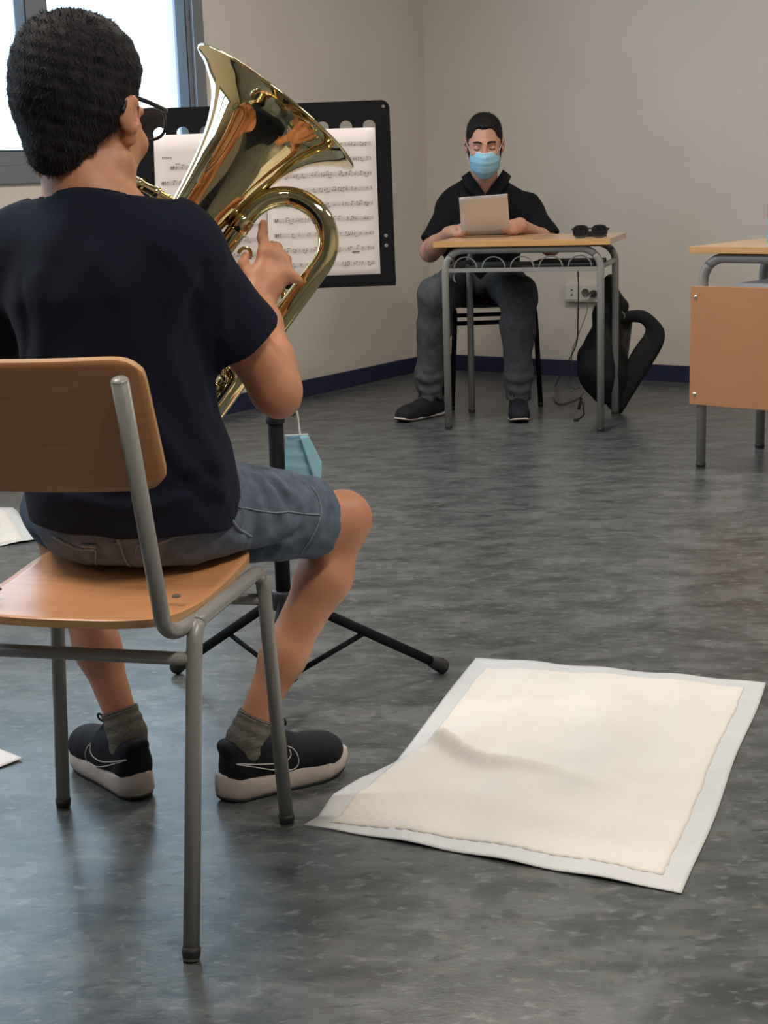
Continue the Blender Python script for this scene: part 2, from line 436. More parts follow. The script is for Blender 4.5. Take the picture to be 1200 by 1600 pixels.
# ------------------------------------------------------------------ organic shapes: signed distance field + surface nets
class SDF:
    def __init__(s, lo, hi, h):
        s.lo = np.array(lo, float); s.h = h
        s.n = np.ceil((np.array(hi) - s.lo) / h).astype(int) + 1
        s.F = np.full(s.n, 1.0, np.float32)
        s.ax = [(s.lo[i] + np.arange(s.n[i]) * h).astype(np.float32) for i in range(3)]
    def block(s, lo, hi):
        a = np.clip(np.floor((np.array(lo) - s.lo) / s.h).astype(int), 0, s.n)
        b = np.clip(np.ceil((np.array(hi) - s.lo) / s.h).astype(int) + 1, 0, s.n)
        sl = tuple(slice(a[i], b[i]) for i in range(3))
        return sl, s.ax[0][sl[0]][:, None, None], s.ax[1][sl[1]][None, :, None], s.ax[2][sl[2]][None, None, :]
    def put(s, sl, d, k, op):
        f = s.F[sl]
        if op == 'sub': d = -d
        if op == 'add':
            if k > 0:
                e = np.maximum(k - np.abs(f - d), 0) / k; s.F[sl] = np.minimum(f, d) - e * e * k * 0.25
            else: s.F[sl] = np.minimum(f, d)
        else:
            if k > 0:
                e = np.maximum(k - np.abs(f - d), 0) / k; s.F[sl] = np.maximum(f, d) + e * e * k * 0.25
            else: s.F[sl] = np.maximum(f, d)
    def cap(s, a, b, ra, rb=None, k=0.02, flat=None, op='add'):
        a = np.asarray(a, float); b = np.asarray(b, float); rb = ra if rb is None else rb
        m = max(ra, rb) + k + 3 * s.h
        sl, X, Y, Z = s.block(np.minimum(a, b) - m, np.maximum(a, b) + m)
        px, py, pz = X - a[0], Y - a[1], Z - a[2]; bx, by, bz = b - a
        sc = 1.0
        if flat is not None:
            n = nrm(flat[0]); g = flat[1] - 1
            q = (px * n[0] + py * n[1] + pz * n[2]) * g
            px = px + q * n[0]; py = py + q * n[1]; pz = pz + q * n[2]
            bb = np.array([bx, by, bz]); bb = bb + n * (bb @ n) * g; bx, by, bz = bb
            sc = 1.0 / math.sqrt(max(flat[1], 1.0))
        L = bx * bx + by * by + bz * bz + 1e-12
        t = np.clip((px * bx + py * by + pz * bz) / L, 0, 1)
        d = np.sqrt((px - t * bx) ** 2 + (py - t * by) ** 2 + (pz - t * bz) ** 2) - (ra + (rb - ra) * t)
        s.put(sl, (d * sc).astype(np.float32), k, op); return s
    def chain(s, pts, k=0.02, flat=None, op='add'):
        for (a, ra), (b, rb) in zip(pts[:-1], pts[1:]): s.cap(a, b, ra, rb, k, flat, op)
        return s
    def ell(s, c, r, frame=None, k=0.02, op='add'):
        """frame: three unit axes (rows) for the radii"""
        c = np.asarray(c, float); r = np.array(r, float)
        m = r.max() + k + 3 * s.h
        sl, X, Y, Z = s.block(c - m, c + m)
        px, py, pz = X - c[0], Y - c[1], Z - c[2]
        if frame is None: u = [px, py, pz]
        else: u = [px * a[0] + py * a[1] + pz * a[2] for a in frame]
        k0 = np.sqrt((u[0] / r[0]) ** 2 + (u[1] / r[1]) ** 2 + (u[2] / r[2]) ** 2)
        k1 = np.sqrt((u[0] / r[0] ** 2) ** 2 + (u[1] / r[1] ** 2) ** 2 + (u[2] / r[2] ** 2) ** 2)
        d = k0 * (k0 - 1) / np.maximum(k1, 1e-6)
        s.put(sl, d.astype(np.float32), k, op); return s
    def cut(s, p, n, k=0.0, lo=None, hi=None):
        """remove everything on the side the normal points to (optionally only inside a box)"""
        n = nrm(n); p = np.asarray(p, float)
        sl, X, Y, Z = s.block(s.lo if lo is None else lo, (s.lo + s.n * s.h) if hi is None else hi)
        d = (X - p[0]) * n[0] + (Y - p[1]) * n[1] + (Z - p[2]) * n[2]
        s.put(sl, d.astype(np.float32), k, 'and'); return s
    def sub_slab(s, org, X_, Y_, xmax, ymax, ztop, k):
        """take away what would sink into a seat: below ztop, left of xmax, behind ymax in the seat's frame"""
        sl, X, Y, Z = s.block(s.lo, s.lo + s.n * s.h)
        lx = (X - org[0]) * X_[0] + (Y - org[1]) * X_[1]; ly = (X - org[0]) * Y_[0] + (Y - org[1]) * Y_[1]
        d = np.maximum(np.maximum(lx - xmax, ly - ymax), Z - ztop)
        s.put(sl, d.astype(np.float32), k, 'sub'); return s
    def warp(s, fn, lo=None, hi=None):
        """add fn(X,Y,Z) to the field: folds and creases"""
        sl, X, Y, Z = s.block(s.lo if lo is None else lo, (s.lo + s.n * s.h) if hi is None else hi)
        s.F[sl] += fn(X, Y, Z).astype(np.float32); return s
    def ridge(s, pts, w, amp):
        """raise (amp>0) or sink a soft crease along a polyline"""
        P = np.array(pts, float); m = 3 * w
        sl, X, Y, Z = s.block(P.min(0) - m, P.max(0) + m)
        best = None
        for a, b in zip(P[:-1], P[1:]):
            e = b - a; L = e @ e + 1e-12
            t = np.clip(((X - a[0]) * e[0] + (Y - a[1]) * e[1] + (Z - a[2]) * e[2]) / L, 0, 1)
            d = (X - a[0] - t * e[0]) ** 2 + (Y - a[1] - t * e[1]) ** 2 + (Z - a[2] - t * e[2]) ** 2
            best = d if best is None else np.minimum(best, d)
        s.F[sl] -= (amp * np.exp(-best / (w * w))).astype(np.float32); return s
    def hit(s, x, y):
        """first point of the shape on a measured line of sight"""
        d = nrm(ray(x, y)); t = np.arange(1.5, 8.0, 0.003); P = CAMO + d * t[:, None]
        q = np.rint((P - s.lo) / s.h).astype(int); ok = ((q >= 0) & (q < s.n)).all(1)
        q = np.clip(q, 0, s.n - 1); f = np.where(ok, s.F[q[:, 0], q[:, 1], q[:, 2]], 1.0)
        i = np.nonzero(f < 0.001)[0]
        return P[i[0]] if len(i) else None
    def crease(s, pix, w, amp):
        pts = [s.hit(*p) for p in spline(np.array(pix, float), 3)]; pts = [p for p in pts if p is not None]
        if len(pts) > 1: s.ridge(pts, w, amp)
        return s
    def mesh(s, name, m, parent=None, smooth_iter=1):
        F = s.F; nx, ny, nz = F.shape
        I = F < 0
        c = I[:-1, :-1, :-1].astype(np.int8)
        tot = np.zeros((nx - 1, ny - 1, nz - 1), np.int8)
        for dx in (0, 1):
            for dy in (0, 1):
                for dz in (0, 1):
                    tot += I[dx:nx - 1 + dx, dy:ny - 1 + dy, dz:nz - 1 + dz]
        act = np.argwhere((tot > 0) & (tot < 8)).astype(np.int64)
        flat = (act[:, 0] * (ny - 1) + act[:, 1]) * (nz - 1) + act[:, 2]
        corner = np.array([(x, y, z) for x in (0, 1) for y in (0, 1) for z in (0, 1)])
        vals = np.stack([F[act[:, 0] + q[0], act[:, 1] + q[1], act[:, 2] + q[2]] for q in corner], 1).astype(float)
        acc = np.zeros((len(act), 3)); cnt = np.zeros(len(act))
        for a in range(8):
            for b in range(a + 1, 8):
                if np.abs(corner[a] - corner[b]).sum() != 1: continue
                va, vb = vals[:, a], vals[:, b]; x = (va < 0) != (vb < 0)
                t = va[x] / (va[x] - vb[x])
                acc[x] += corner[a] + (corner[b] - corner[a]) * t[:, None]; cnt[x] += 1
        vert = s.lo + (act + acc / np.maximum(cnt, 1)[:, None]) * s.h
        quads = []
        def idx(i, j, k): return np.searchsorted(flat, (i * (ny - 1) + j) * (nz - 1) + k)
        for axis in range(3):
            A = I[1:, :, :] != I[:-1, :, :] if axis == 0 else I[:, 1:, :] != I[:, :-1, :] if axis == 1 else I[:, :, 1:] != I[:, :, :-1]
            e = np.argwhere(A)
            o1, o2 = [(1, 2), (2, 0), (0, 1)][axis]
            lim = np.array([nx, ny, nz]) - 1
            ok = (e[:, o1] > 0) & (e[:, o2] > 0) & (e[:, o1] < lim[o1]) & (e[:, o2] < lim[o2]); e = e[ok]
            fl = I[e[:, 0], e[:, 1], e[:, 2]]
            c4 = []
            for d1, d2 in ((1, 1), (0, 1), (0, 0), (1, 0)):
                q = e.copy(); q[:, o1] -= d1; q[:, o2] -= d2; c4.append(idx(q[:, 0], q[:, 1], q[:, 2]))
            Q = np.stack(c4, 1); Q[~fl] = Q[~fl][:, ::-1]; quads.append(Q)
        Q = np.concatenate(quads)
        for _ in range(smooth_iter):
            sm = np.zeros_like(vert); cn = np.zeros(len(vert))
            for a in range(4):
                np.add.at(sm, Q[:, a], vert[Q[:, (a + 1) % 4]]); np.add.at(cn, Q[:, a], 1)
                np.add.at(sm, Q[:, a], vert[Q[:, (a - 1) % 4]]); np.add.at(cn, Q[:, a], 1)
            vert = vert * 0.5 + 0.5 * sm / np.maximum(cn, 1)[:, None]
        me = bpy.data.meshes.new(name)
        me.vertices.add(len(vert)); me.vertices.foreach_set('co', vert.ravel())
        me.loops.add(Q.size); me.loops.foreach_set('vertex_index', Q.ravel().astype(np.int32))
        me.polygons.add(len(Q)); me.polygons.foreach_set('loop_start', np.arange(0, Q.size, 4, dtype=np.int32))
        me.polygons.foreach_set('use_smooth', np.ones(len(Q), bool))
        me.update(calc_edges=True); me.validate()
        o = link(name, me, m)
        if parent is not None: wchild(o, parent)
        return o

def bvh(o):
    me = o.data
    bpy.context.view_layer.update()
    mw = o.matrix_world
    return BVHTree.FromPolygons([mw @ v.co for v in me.vertices], [p.vertices[:] for p in me.polygons])
def onto(tree, pix, lift=0.0):
    """points where the lines of sight through measured pixels meet a surface"""
    out = []
    for x, y in pix:
        d = Vector(nrm(ray(x, y))); h = tree.ray_cast(Vector(CAMO), d)
        if h[0] is None:
            h = tree.find_nearest(Vector(CAMO) + d * 2.2)
        out.append(np.array(h[0]) + np.array(h[1]) * lift)
    return out

# ================================================================== THE SETTING
RF = (CORNER, WL, WR, V(0, 0, 1))     # room frame: x along window wall, y along back wall, z up
def rbox(mb, s0, s1, t0, t1, z0, z1, bev=0.0):
    # frame is (WL, WR, Z): left-handed orientation is corrected by the mesh normals pass below
    return mb.box((s0, t0, z0), (s1, t1, z1), bev, RF)
def fix_normals(o):
    bm = bmesh.new(); bm.from_mesh(o.data); bmesh.ops.recalc_face_normals(bm, faces=bm.faces); bm.to_mesh(o.data); bm.free(); return o
def sbuild(mb, name, m, parent=None):
    o = fix_normals(mb.build(name, m, parent))
    if parent is None: struct(o)
    return o
sbuild(rbox(MB(), -0.2, LEN_L + 0.2, -0.2, LEN_R + 0.2, -0.1, 0.0), 'floor', 'floor')
sbuild(rbox(MB(), -0.2, LEN_L + 0.2, -0.2, LEN_R + 0.2, ROOM_H, ROOM_H + 0.1), 'ceiling', 'ceiling')
sbuild(rbox(MB(), -0.2, 0.0, 0.0, LEN_R, 0, ROOM_H), 'wall_back', 'wall')
sbuild(rbox(MB(), LEN_L, LEN_L + 0.2, 0.0, LEN_R, 0, ROOM_H), 'wall_front', 'wall')
sbuild(rbox(MB(), -0.2, LEN_L + 0.2, LEN_R, LEN_R + 0.2, 0, ROOM_H), 'wall_right', 'wall')
wl = MB(); prev = -0.2
for a, b in WINDOWS:
    rbox(wl, prev, a, -0.2, 0, 0, ROOM_H)
    rbox(wl, a, b, -0.2, 0, 0, WZ0); rbox(wl, a, b, -0.2, 0, WZ1, ROOM_H); prev = b
rbox(wl, prev, LEN_L + 0.2, -0.2, 0, 0, ROOM_H)
sbuild(wl, 'wall_left', 'wall')
sbuild(rbox(MB(), 0.0, LEN_L, 0.0, 0.014, 0.0, 0.080, 0.002), 'baseboard_left', 'base')
sbuild(rbox(MB(), 0.0, 0.014, 0.014, LEN_R, 0.0, 0.080, 0.002), 'baseboard_back', 'base')
for wi, (a, b) in enumerate(WINDOWS):
    w = MB(); f = 0.065
    for (s0, s1, z0, z1) in ((a, b, WZ0, WZ0 + f), (a, b, WZ1 - f, WZ1), (a, a + f, WZ0 + f, WZ1 - f), (b - f, b, WZ0 + f, WZ1 - f)):
        rbox(w, s0, s1, -0.10, 0.012, z0, z1, 0.004)
    win = sbuild(w, 'window_%d' % (wi + 1), 'alu'); win['kind'] = 'structure'
    mid0, mid1 = a + 0.86, a + 0.985
    for k, (s0, s1) in enumerate(((a + f, mid0 + 0.065), (mid1 - 0.062, b - f))):
        g = 0.052; sash = MB()
        for (p0, p1, z0, z1) in ((s0, s1, WZ0 + f, WZ0 + f + g), (s0, s1, WZ1 - f - g, WZ1 - f), (s0, s0 + 0.022 if k == 0 else s0 + g, WZ0 + f + g, WZ1 - f - g), (s1 - g, s1, WZ0 + f + g, WZ1 - f - g)):
            rbox(sash, p0, p1, -0.075, -0.005, z0, z1, 0.003)
        so = sbuild(sash, 'sash_frame', 'alu', win)
        e0 = s0 + (0.022 if k == 0 else g); e1 = s1 - g
        rb = MB()
        for (p0, p1, z0, z1) in ((e0, e1, WZ0 + f + g, WZ0 + f + g + 0.007), (e0, e1, WZ1 - f - g - 0.007, WZ1 - f - g), (e0, e0 + 0.007, WZ0 + f + g, WZ1 - f - g), (e1 - 0.007, e1, WZ0 + f + g, WZ1 - f - g)):
            rbox(rb, p0, p1, -0.060, -0.008, z0, z1)
        sbuild(rb, 'rubber_seal', 'seal', so)
        sbuild(rbox(MB(), e0 + 0.005, e1 - 0.005, -0.045, -0.039, WZ0 + f + g + 0.005, WZ1 - f - g - 0.005), 'glass_pane', 'glass', so)

# wall socket behind the teacher's desk
def on_back_wall(s_off, t, z): return room_pt(s_off, t, z)
wb = rbox(MB(), 0.0, 0.038, 0.825, 1.005, 0.378, 0.468, 0.005)
sock = fix_normals(wb.build('wall_socket', 'socket'))
tag(sock, 'white double wall socket box low on the back wall', 'socket')
for tc in (0.868, 0.956):
    r = rbox(MB(), 0.037, 0.042, tc - 0.036, tc + 0.036, 0.387, 0.459, 0.002)
    fp = fix_normals(r.build('socket_face', 'socket', sock))
    if tc > 0.9:
        well = MB().lathe(room_pt(0.0425, tc - 0.012, 0.423), WL, [(0.0, 0.0), (0.0, 0.018), (0.001, 0.019), (0.001, 0.021), (-0.001, 0.021)], 24)
        fix_normals(well.build('socket_well', 'socket_dark', sock))
    else:
        for zz in (0.436, 0.412):
            fix_normals(rbox(MB(), 0.042, 0.0435, tc - 0.006, tc + 0.006, zz - 0.004, zz + 0.004).build('data_port', 'socket_dark', sock))

# ================================================================== SCHOOL CHAIR OF THE PLAYER
def steel_tube(name, pts, r, rad, parent, m='steel', n=14, seg=8):
    return MB().tube(arc_path(pts, rad, seg), r, n).build(name, m, parent)
def foot_cap(p, d, r, parent, m='rubber', h=0.018):
    p = np.array(p, float); d = nrm(d)
    return MB().lathe(p, d, [(0, 0), (0, r * 0.82), (0.004, r * 0.98), (h * 0.6, r * 1.06), (h, r * 1.06), (h, 0)], 16).build('foot_cap', m, parent)

def school_chair(name, label, loc, rotz, seat_m, edge_m, tube_m, back_m=None):
    t = thing(name, label, 'chair', loc, rotz)
    R = 0.0115; zr = 0.432
    for sx in (-1, 1):
        rb, fb = V(sx * 0.198, -0.222, 0.0), V(sx * 0.198, 0.222, 0.0)
        rt, ft = V(sx * 0.176, -0.078, zr), V(sx * 0.176, 0.222, zr)
        full = arc_path([rb, rt, ft, fb], 0.040, 8)
        full = [np.array(p) for p in full]
        # rear leg / rail / front leg as separate parts of the bent tube
        mid1 = 1 + 5; mid2 = len(full) - 1 - 5
        MB().tube(full[:mid1 + 1], R, 14).build('leg', tube_m, t)
        MB().tube(full[mid1:mid2 + 1], R, 14).build('seat_rail', tube_m, t)
        MB().tube(full[mid2:], R, 14).build('leg', tube_m, t)
        foot_cap(rb - V(0, 0, 0.0), rt - rb, R * 1.05, t); foot_cap(fb, ft - fb, R * 1.05, t)
        # back upright: starts on the rail, bends up
        up = arc_path([V(sx * 0.172, -0.050, zr - 0.002), V(sx * 0.152, -0.128, zr - 0.006), V(sx * 0.170, -0.262, 0.795)], 0.045, 9)
        uo = MB().tube(up, R, 14).build('back_upright', tube_m, t)
        dcap = nrm(up[-1] - up[-2])
        MB().lathe(up[-1], dcap, [(-0.001, R * 0.99), (0.001, R * 0.97), (0.0028, R * 0.82), (0.0040, R * 0.5), (0.0043, 0)], 16).build('end_plug', tube_m, uo)
    MB().tube([V(-0.178, -0.0937, 0.385), V(0.178, -0.0937, 0.385)], 0.0095, 12).build('crossbar', tube_m, t)
    MB().tube([V(-0.179, 0.222, 0.380), V(0.179, 0.222, 0.380)], 0.0095, 12).build('crossbar', tube_m, t)
    # seat: moulded plywood with rounded corners, dished, front lip turned down
    na, nb = 27, 25; P = np.zeros((na, nb, 3))
    for i in range(na):
        for j in range(nb):
            a = -1 + 2 * i / (na - 1); b = -1 + 2 * j / (nb - 1)
            # squircle mapping for rounded corners
            x = a * math.sqrt(max(0, 1 - 0.22 * b ** 6)); y = b * math.sqrt(max(0, 1 - 0.16 * a ** 6))
            X = 0.171 * x * (1.0 if y > 0 else 1.0 - 0.07 * y * y); Y = 0.056 + 0.188 * y - 0.014 * (1 - x * x) * (y < 0) * abs(y)
            z = 0.451 - 0.008 * math.exp(-((Y + 0.02) / 0.09) ** 2) * (1 - 0.6 * x * x)
            if y > 0: z += 0.011 * y
            if y > 0.85: z -= 0.006 * ((y - 0.85) / 0.15) ** 2
            P[i, j] = (X, Y, z)
    seat = MB().grid(P, 0.011).build('seat', seat_m, t); fix_normals(seat)
    seat.data.materials.append(M[edge_m])
    for p in seat.data.polygons:
        if abs(p.normal.z) < 0.45: p.material_index = 1
    for (x, y) in ((0.138, -0.045), (0.146, 0.185), (-0.138, -0.045), (-0.146, 0.185)):
        MB().lathe(V(x, y, 0.4613 if y < 0 else 0.4695), (0, 0, 1), [(0.0005, 0.0), (0.0012, 0.004), (0.0, 0.0065), (-0.002, 0.0065)], 14).build('rivet', 'socket_dark', seat)
    # backrest: curved plywood, in front of the uprights
    na, nb = 41, 21; P = np.zeros((na, nb, 3))
    for i in range(na):
        for j in range(nb):
            a = -1 + 2 * i / (na - 1); b = -1 + 2 * j / (nb - 1)
            x = a * math.sqrt(max(0, 1 - 0.10 * b ** 14)); y = b * math.sqrt(max(0, 1 - 0.20 * a ** 18))
            z = 0.732 + 0.089 * y - 0.004 * (1 - x * x)
            lean = (z - 0.46) * 0.372
            Yc = -0.128 + 0.0165 - lean - 0.014 * (1 - x * x) - 0.002
            P[i, j] = (0.193 * x, Yc, z)
    back = MB().grid(P, 0.010).build('backrest', back_m or seat_m, t); fix_normals(back)
    back.data.materials.append(M[edge_m])
    for p in back.data.polygons:
        if abs(p.normal.y) < 0.55: p.material_index = 1
    return t
school_chair('school_chair', 'beech plywood school chair with grey tubular legs under the seated player', (-0.4193, 2.1294, 0), -0.2412, 'beech', 'beech_edge', 'steel')

# the reader's chair, black
rc = school_chair('school_chair', 'black school chair on which the masked reader sits behind the desk', (0.50, 6.86, 0), math.pi + 0.06, 'blackplastic', 'blackplastic', 'blackmetal')

# ================================================================== DESKS
DESKH = 0.76
def school_desk(label, loc, rotz, panel):
    t = thing('school_desk', label, 'desk', loc, rotz)
    top = MB().box((-0.348, -0.248, DESKH - 0.022), (0.348, 0.248, DESKH - 0.0005), 0.002).build('table_top', 'desk_top', t)
    for a, b in (((-0.35, -0.2505, DESKH - 0.0225), (0.35, -0.247, DESKH)), ((-0.35, 0.247, DESKH - 0.0225), (0.35, 0.2505, DESKH))):
        MB().box(a, b, 0.001).build('edge_strip', 'desk_edge', top)
    for a, b in (((-0.3505, -0.2505, DESKH - 0.0225), (-0.347, 0.2505, DESKH)), ((0.347, -0.2505, DESKH - 0.0225), (0.3505, 0.2505, DESKH))):
        MB().box(a, b, 0.001).build('edge_strip', 'desk_top', top)
    R = 0.0165 if panel else 0.0145; zt = DESKH - 0.0225 - R; zs = 0.590 if panel else 0.652
    for y in (-0.217, 0.217):
        p = arc_path([V(-0.31, y, 0.0), V(-0.31, y, zt), V(0.31, y, zt), V(0.31, y, 0.0)], 0.078, 10)
        m1, m2 = 6, len(p) - 7
        MB().tube(p[:m1 + 1], R, 16).build('leg', 'steel', t)
        MB().tube(p[m1:m2 + 1], R, 16).build('frame_bar', 'steel', t)
        MB().tube(p[m2:], R, 16).build('leg', 'steel', t)
        for x in (-0.31, 0.31): foot_cap(V(x, y, 0.0), V(0, 0, 1), R, t, h=0.02)
    for x in (-0.31, 0.31):
        MB().tube([V(x, -0.217, zs), V(x, 0.217, zs)], 0.0105, 12).build('side_rail', 'steel', t)
    # wire book shelf: floor wires, front and back bars, five upright hoops
    for y in (-0.212, 0.185):
        MB().box((-0.30, y - 0.006, zs - 0.016), (0.30, y + 0.006, zs), 0.002).build('shelf_bar', 'steel', t)
    MB().box((-0.30, -0.206, zs - 0.014), (0.30, 0.180, zs - 0.011)).build('shelf_tray', 'steel', t)
    for k in range(0 if panel else 5):
        c = -0.228 + 0.114 * k
        pts = [V(c + 0.046 * math.cos(a), -0.213, 0.652 + 0.044 * math.sin(a)) for a in np.linspace(0, math.pi, 15)]
        MB().tube(pts, 0.0028, 8).build('shelf_hoop', 'steel', t)
    if not panel: MB().tube([V(-0.262, -0.205, 0.640)] + [V(-0.262 - 0.018 * math.sin(a), -0.205, 0.616 + 0.022 * math.cos(a)) for a in np.linspace(0, 2.6, 8)], 0.003, 8).build('bag_hook', 'steel', t)
    if panel:
        pn = MB().box((-0.342, -0.246, 0.226), (0.342, -0.2325, 0.628), 0.0015).build('front_panel', 'panel', t)
        for x in (-0.3225, 0.3225):
            for z in (0.262, 0.592):
                MB().lathe(V(x, -0.246, z), (0, -1, 0), [(0, 0.0075), (0.002, 0.007), (0.0045, 0.004), (0.005, 0)], 14).build('screw', 'chrome', pn)
    return t
D1 = (0.6334, 6.2155, -0.2849); D2 = (1.478, 5.0969, -0.72)
desk1 = school_desk('beech school desk with bare wire shelf where the masked reader sits', (D1[0], D1[1], 0), D1[2], False)
desk2 = school_desk('beech school desk with orange-brown front panel, cut off by the right edge', (D2[0], D2[1], 0), D2[2], True)
def dl(D, x, y, z):
    c, s = math.cos(D[2]), math.sin(D[2]); return V(D[0] + c * x - s * y, D[1] + s * x + c * y, z)

# white sheet lying on the shelf of the second desk, turquoise folder on its top
def sheet(name, label, cat, P, thick, m, group=None):
    o = MB().grid(P, thick).build(name, m); fix_normals(o); return tag(o, label, cat, group)
def quad_grid(c00, c10, c11, c01, n=8, zfun=None):
    P = np.zeros((n, n, 3))
    for i in range(n):
        for j in range(n):
            u, v = i / (n - 1), j / (n - 1)
            P[i, j] = (1 - u) * (1 - v) * c00 + u * (1 - v) * c10 + u * v * c11 + (1 - u) * v * c01
            if zfun: P[i, j, 2] += zfun(u, v)
    return P
b = MB().box((-0.215, -0.16, 0.5795), (0.00, 0.12, 0.634), 0.003).build('paper_stack', 'paper_back')
b.location = (D2[0], D2[1], 0); b.rotation_euler = (0, 0, D2[2]); tag(b, 'white papers on the shelf of the desk with the front panel', 'papers')
b = MB().box((-0.202, 0.02, DESKH + 0.0008), (0.02, 0.05, DESKH + 0.125), 0.003).build('folder', 'turquoise')
b.location = (D2[0], D2[1], 0); b.rotation_euler = (0, 0, D2[2]); tag(b, 'turquoise folder standing on the right-hand desk, barely in frame', 'folder')
sp = MB().box((-0.2025, 0.0195, DESKH + 0.085), (0.0, 0.0505, DESKH + 0.1255), 0.001).build('label_band', 'steel', b)

# black laptop-like case on the wire shelf of the reader's desk
lp = MB().box((0.02, -0.13, 0.6420), (0.29, 0.10, 0.668), 0.005).build('laptop', 'blackplastic')
lp.location = (D1[0], D1[1], 0); lp.rotation_euler = (0, 0, D1[2]); tag(lp, 'closed black laptop lying on the wire shelf under the desk', 'laptop')
for x0, x1 in ((0.03, 0.15), (0.17, 0.27)):
    MB().box((x0, -0.1312, 0.655), (x1, -0.1295, 0.661), 0.0004).build('port_strip', 'steel', lp)

# sunglasses on the desk, folded, lenses facing the room
sg = thing('sunglasses', 'black sunglasses resting on the right corner of the desk', 'sunglasses', tuple(dl(D1, 0.262, -0.165, DESKH)), D1[2] + 0.05)
for sx in (-1, 1):
    ol = [(sx * 0.036 + 0.029 * abs(math.cos(a)) ** 0.8 * np.sign(math.cos(a)), 0.026 + 0.0235 * abs(math.sin(a)) ** 0.75 * np.sign(math.sin(a))) for a in np.linspace(0, 2 * math.pi, 28, endpoint=False)]
    MB().tube([V(x, -0.010 - 0.10 * (z - 0.026) * 0.2, z) for x, z in ol], 0.0028, 8, closed=True).build('lens_rim', 'blackplastic', sg)
    c = V(sx * 0.036, -0.010, 0.026)
    lens = MB(); ring = [V(x * 0.97 + sx * 0.036 * 0.03, -0.0105, z * 0.97 + 0.0008) for x, z in ol]
    lens.add([c + V(0, -0.0035, 0)] + ring, [(0, i + 1, (i + 1) % len(ring) + 1) for i in range(len(ring))], True)
    lens.add([c + V(0, 0.0005, 0)] + [p + V(0, 0.002, 0) for p in ring], [(0, (i + 1) % len(ring) + 1, i + 1) for i in range(len(ring))], True)
    lens.build('lens', 'darklens', sg)
    MB().tube(spline([V(sx * 0.066, -0.008, 0.036), V(sx * 0.071, 0.006, 0.034), V(sx * 0.05, 0.022, 0.026), V(-sx * 0.03, 0.026 + 0.004 * sx, 0.018), V(-sx * 0.062, 0.024 + 0.004 * sx, 0.004)], 6), 0.0032, 8).build('temple', 'blackplastic', sg)
MB().tube(spline([V(-0.009, -0.010, 0.034), V(0, -0.012, 0.038), V(0.009, -0.010, 0.034)], 6), 0.003, 8).build('bridge', 'blackplastic', sg)
MB().box((-0.060, -0.004, 0.003), (0.062, 0.016, 0.024), 0.004).build('folded_temple_block', 'blackplastic', sg)

# ================================================================== FLOOR PADS AND PAPERS
def floor_pad(label, C, n=61, zfun=None, left=None, group=None):
    """C: four floor corners far-left, far-right, near-right, near-left"""
    t = thing('absorbent_pad', label, 'pad', tuple(C[0] * 0), 0, group)
    def surf(u, v):
        p = (1 - u) * (1 - v) * C[0] + u * (1 - v) * C[1] + u * v * C[2] + (1 - u) * v * C[3]
        if left is not None:
            lp = left(v); base = (1 - v) * C[0] + v * C[3]
            p = p + (lp - base) * (1 - u) ** 3
        # slightly wavy cut edges
        e = 0.004 * (math.sin(9 * u + 2) * (v - 0.5) + math.sin(11 * v) * (u - 0.5))
        p = p + V(e, -e, 0)
        p[2] += 0.0015 + (zfun(p, u, v) if zfun else 0)
        return p
    P = np.array([[surf(i / (n - 1), j / (n - 1)) for j in range(n)] for i in range(n)])
    o = MB().grid(P, 0.0008).build('backing_sheet', 'pad_film', t); fix_normals(o)
    mu, mv = 0.060, 0.045
    wob = np.random.RandomState(5).normal(0, 1, (n, n, 2))
    wob = (wob + np.roll(wob, 1, 0) + np.roll(wob, 1, 1) + np.roll(wob, 2, 0) + np.roll(wob, 2, 1)) / 2.2
    P2 = np.array([[surf(mu + (1 - 2 * mu) * i / (n - 1) + 0.0018 * wob[i, j, 0] * (i in (0, n - 1)), mv + (1 - 2 * mv) * j / (n - 1) + 0.0014 * wob[i, j, 1] * (j in (0, n - 1))) for j in range(n)] for i in range(n)])
    for i in range(n):
        for j in range(n):
            e = min(i, n - 1 - i, j, n - 1 - j)
            u = i / (n - 1); v = j / (n - 1)
            fold = -0.0010 * (math.exp(-((u - 0.78) / 0.012) ** 2) + math.exp(-((u - 0.20) / 0.012) ** 2))
            P2[i, j, 2] += (0.0006 if e == 0 else 0.0016 if e == 1 else 0.0024) + fold + 0.0009 * math.sin(i * 1.7) * math.sin(j * 1.3)
    o = MB().grid(P2, 0.0006).build('absorbent_core', 'pad_core', t); fix_normals(o)
    return t
PC = [atz(745, 1030), atz(1195, 1068), atz(1070, 1400), atz(470, 1289)]
Lp = np.array([atz(745, 1030), atz(680, 1113), atz(613, 1196), atz(564, 1217, 0.032), atz(520, 1244, 0.042), atz(495, 1276, 0.016), atz(470, 1289)])
def pad_left(v):
    x = [0, 0.24, 0.47, 0.60, 0.76, 0.90, 1.0]
    return np.array([np.interp(v, x, Lp[:, k]) for k in range(3)])
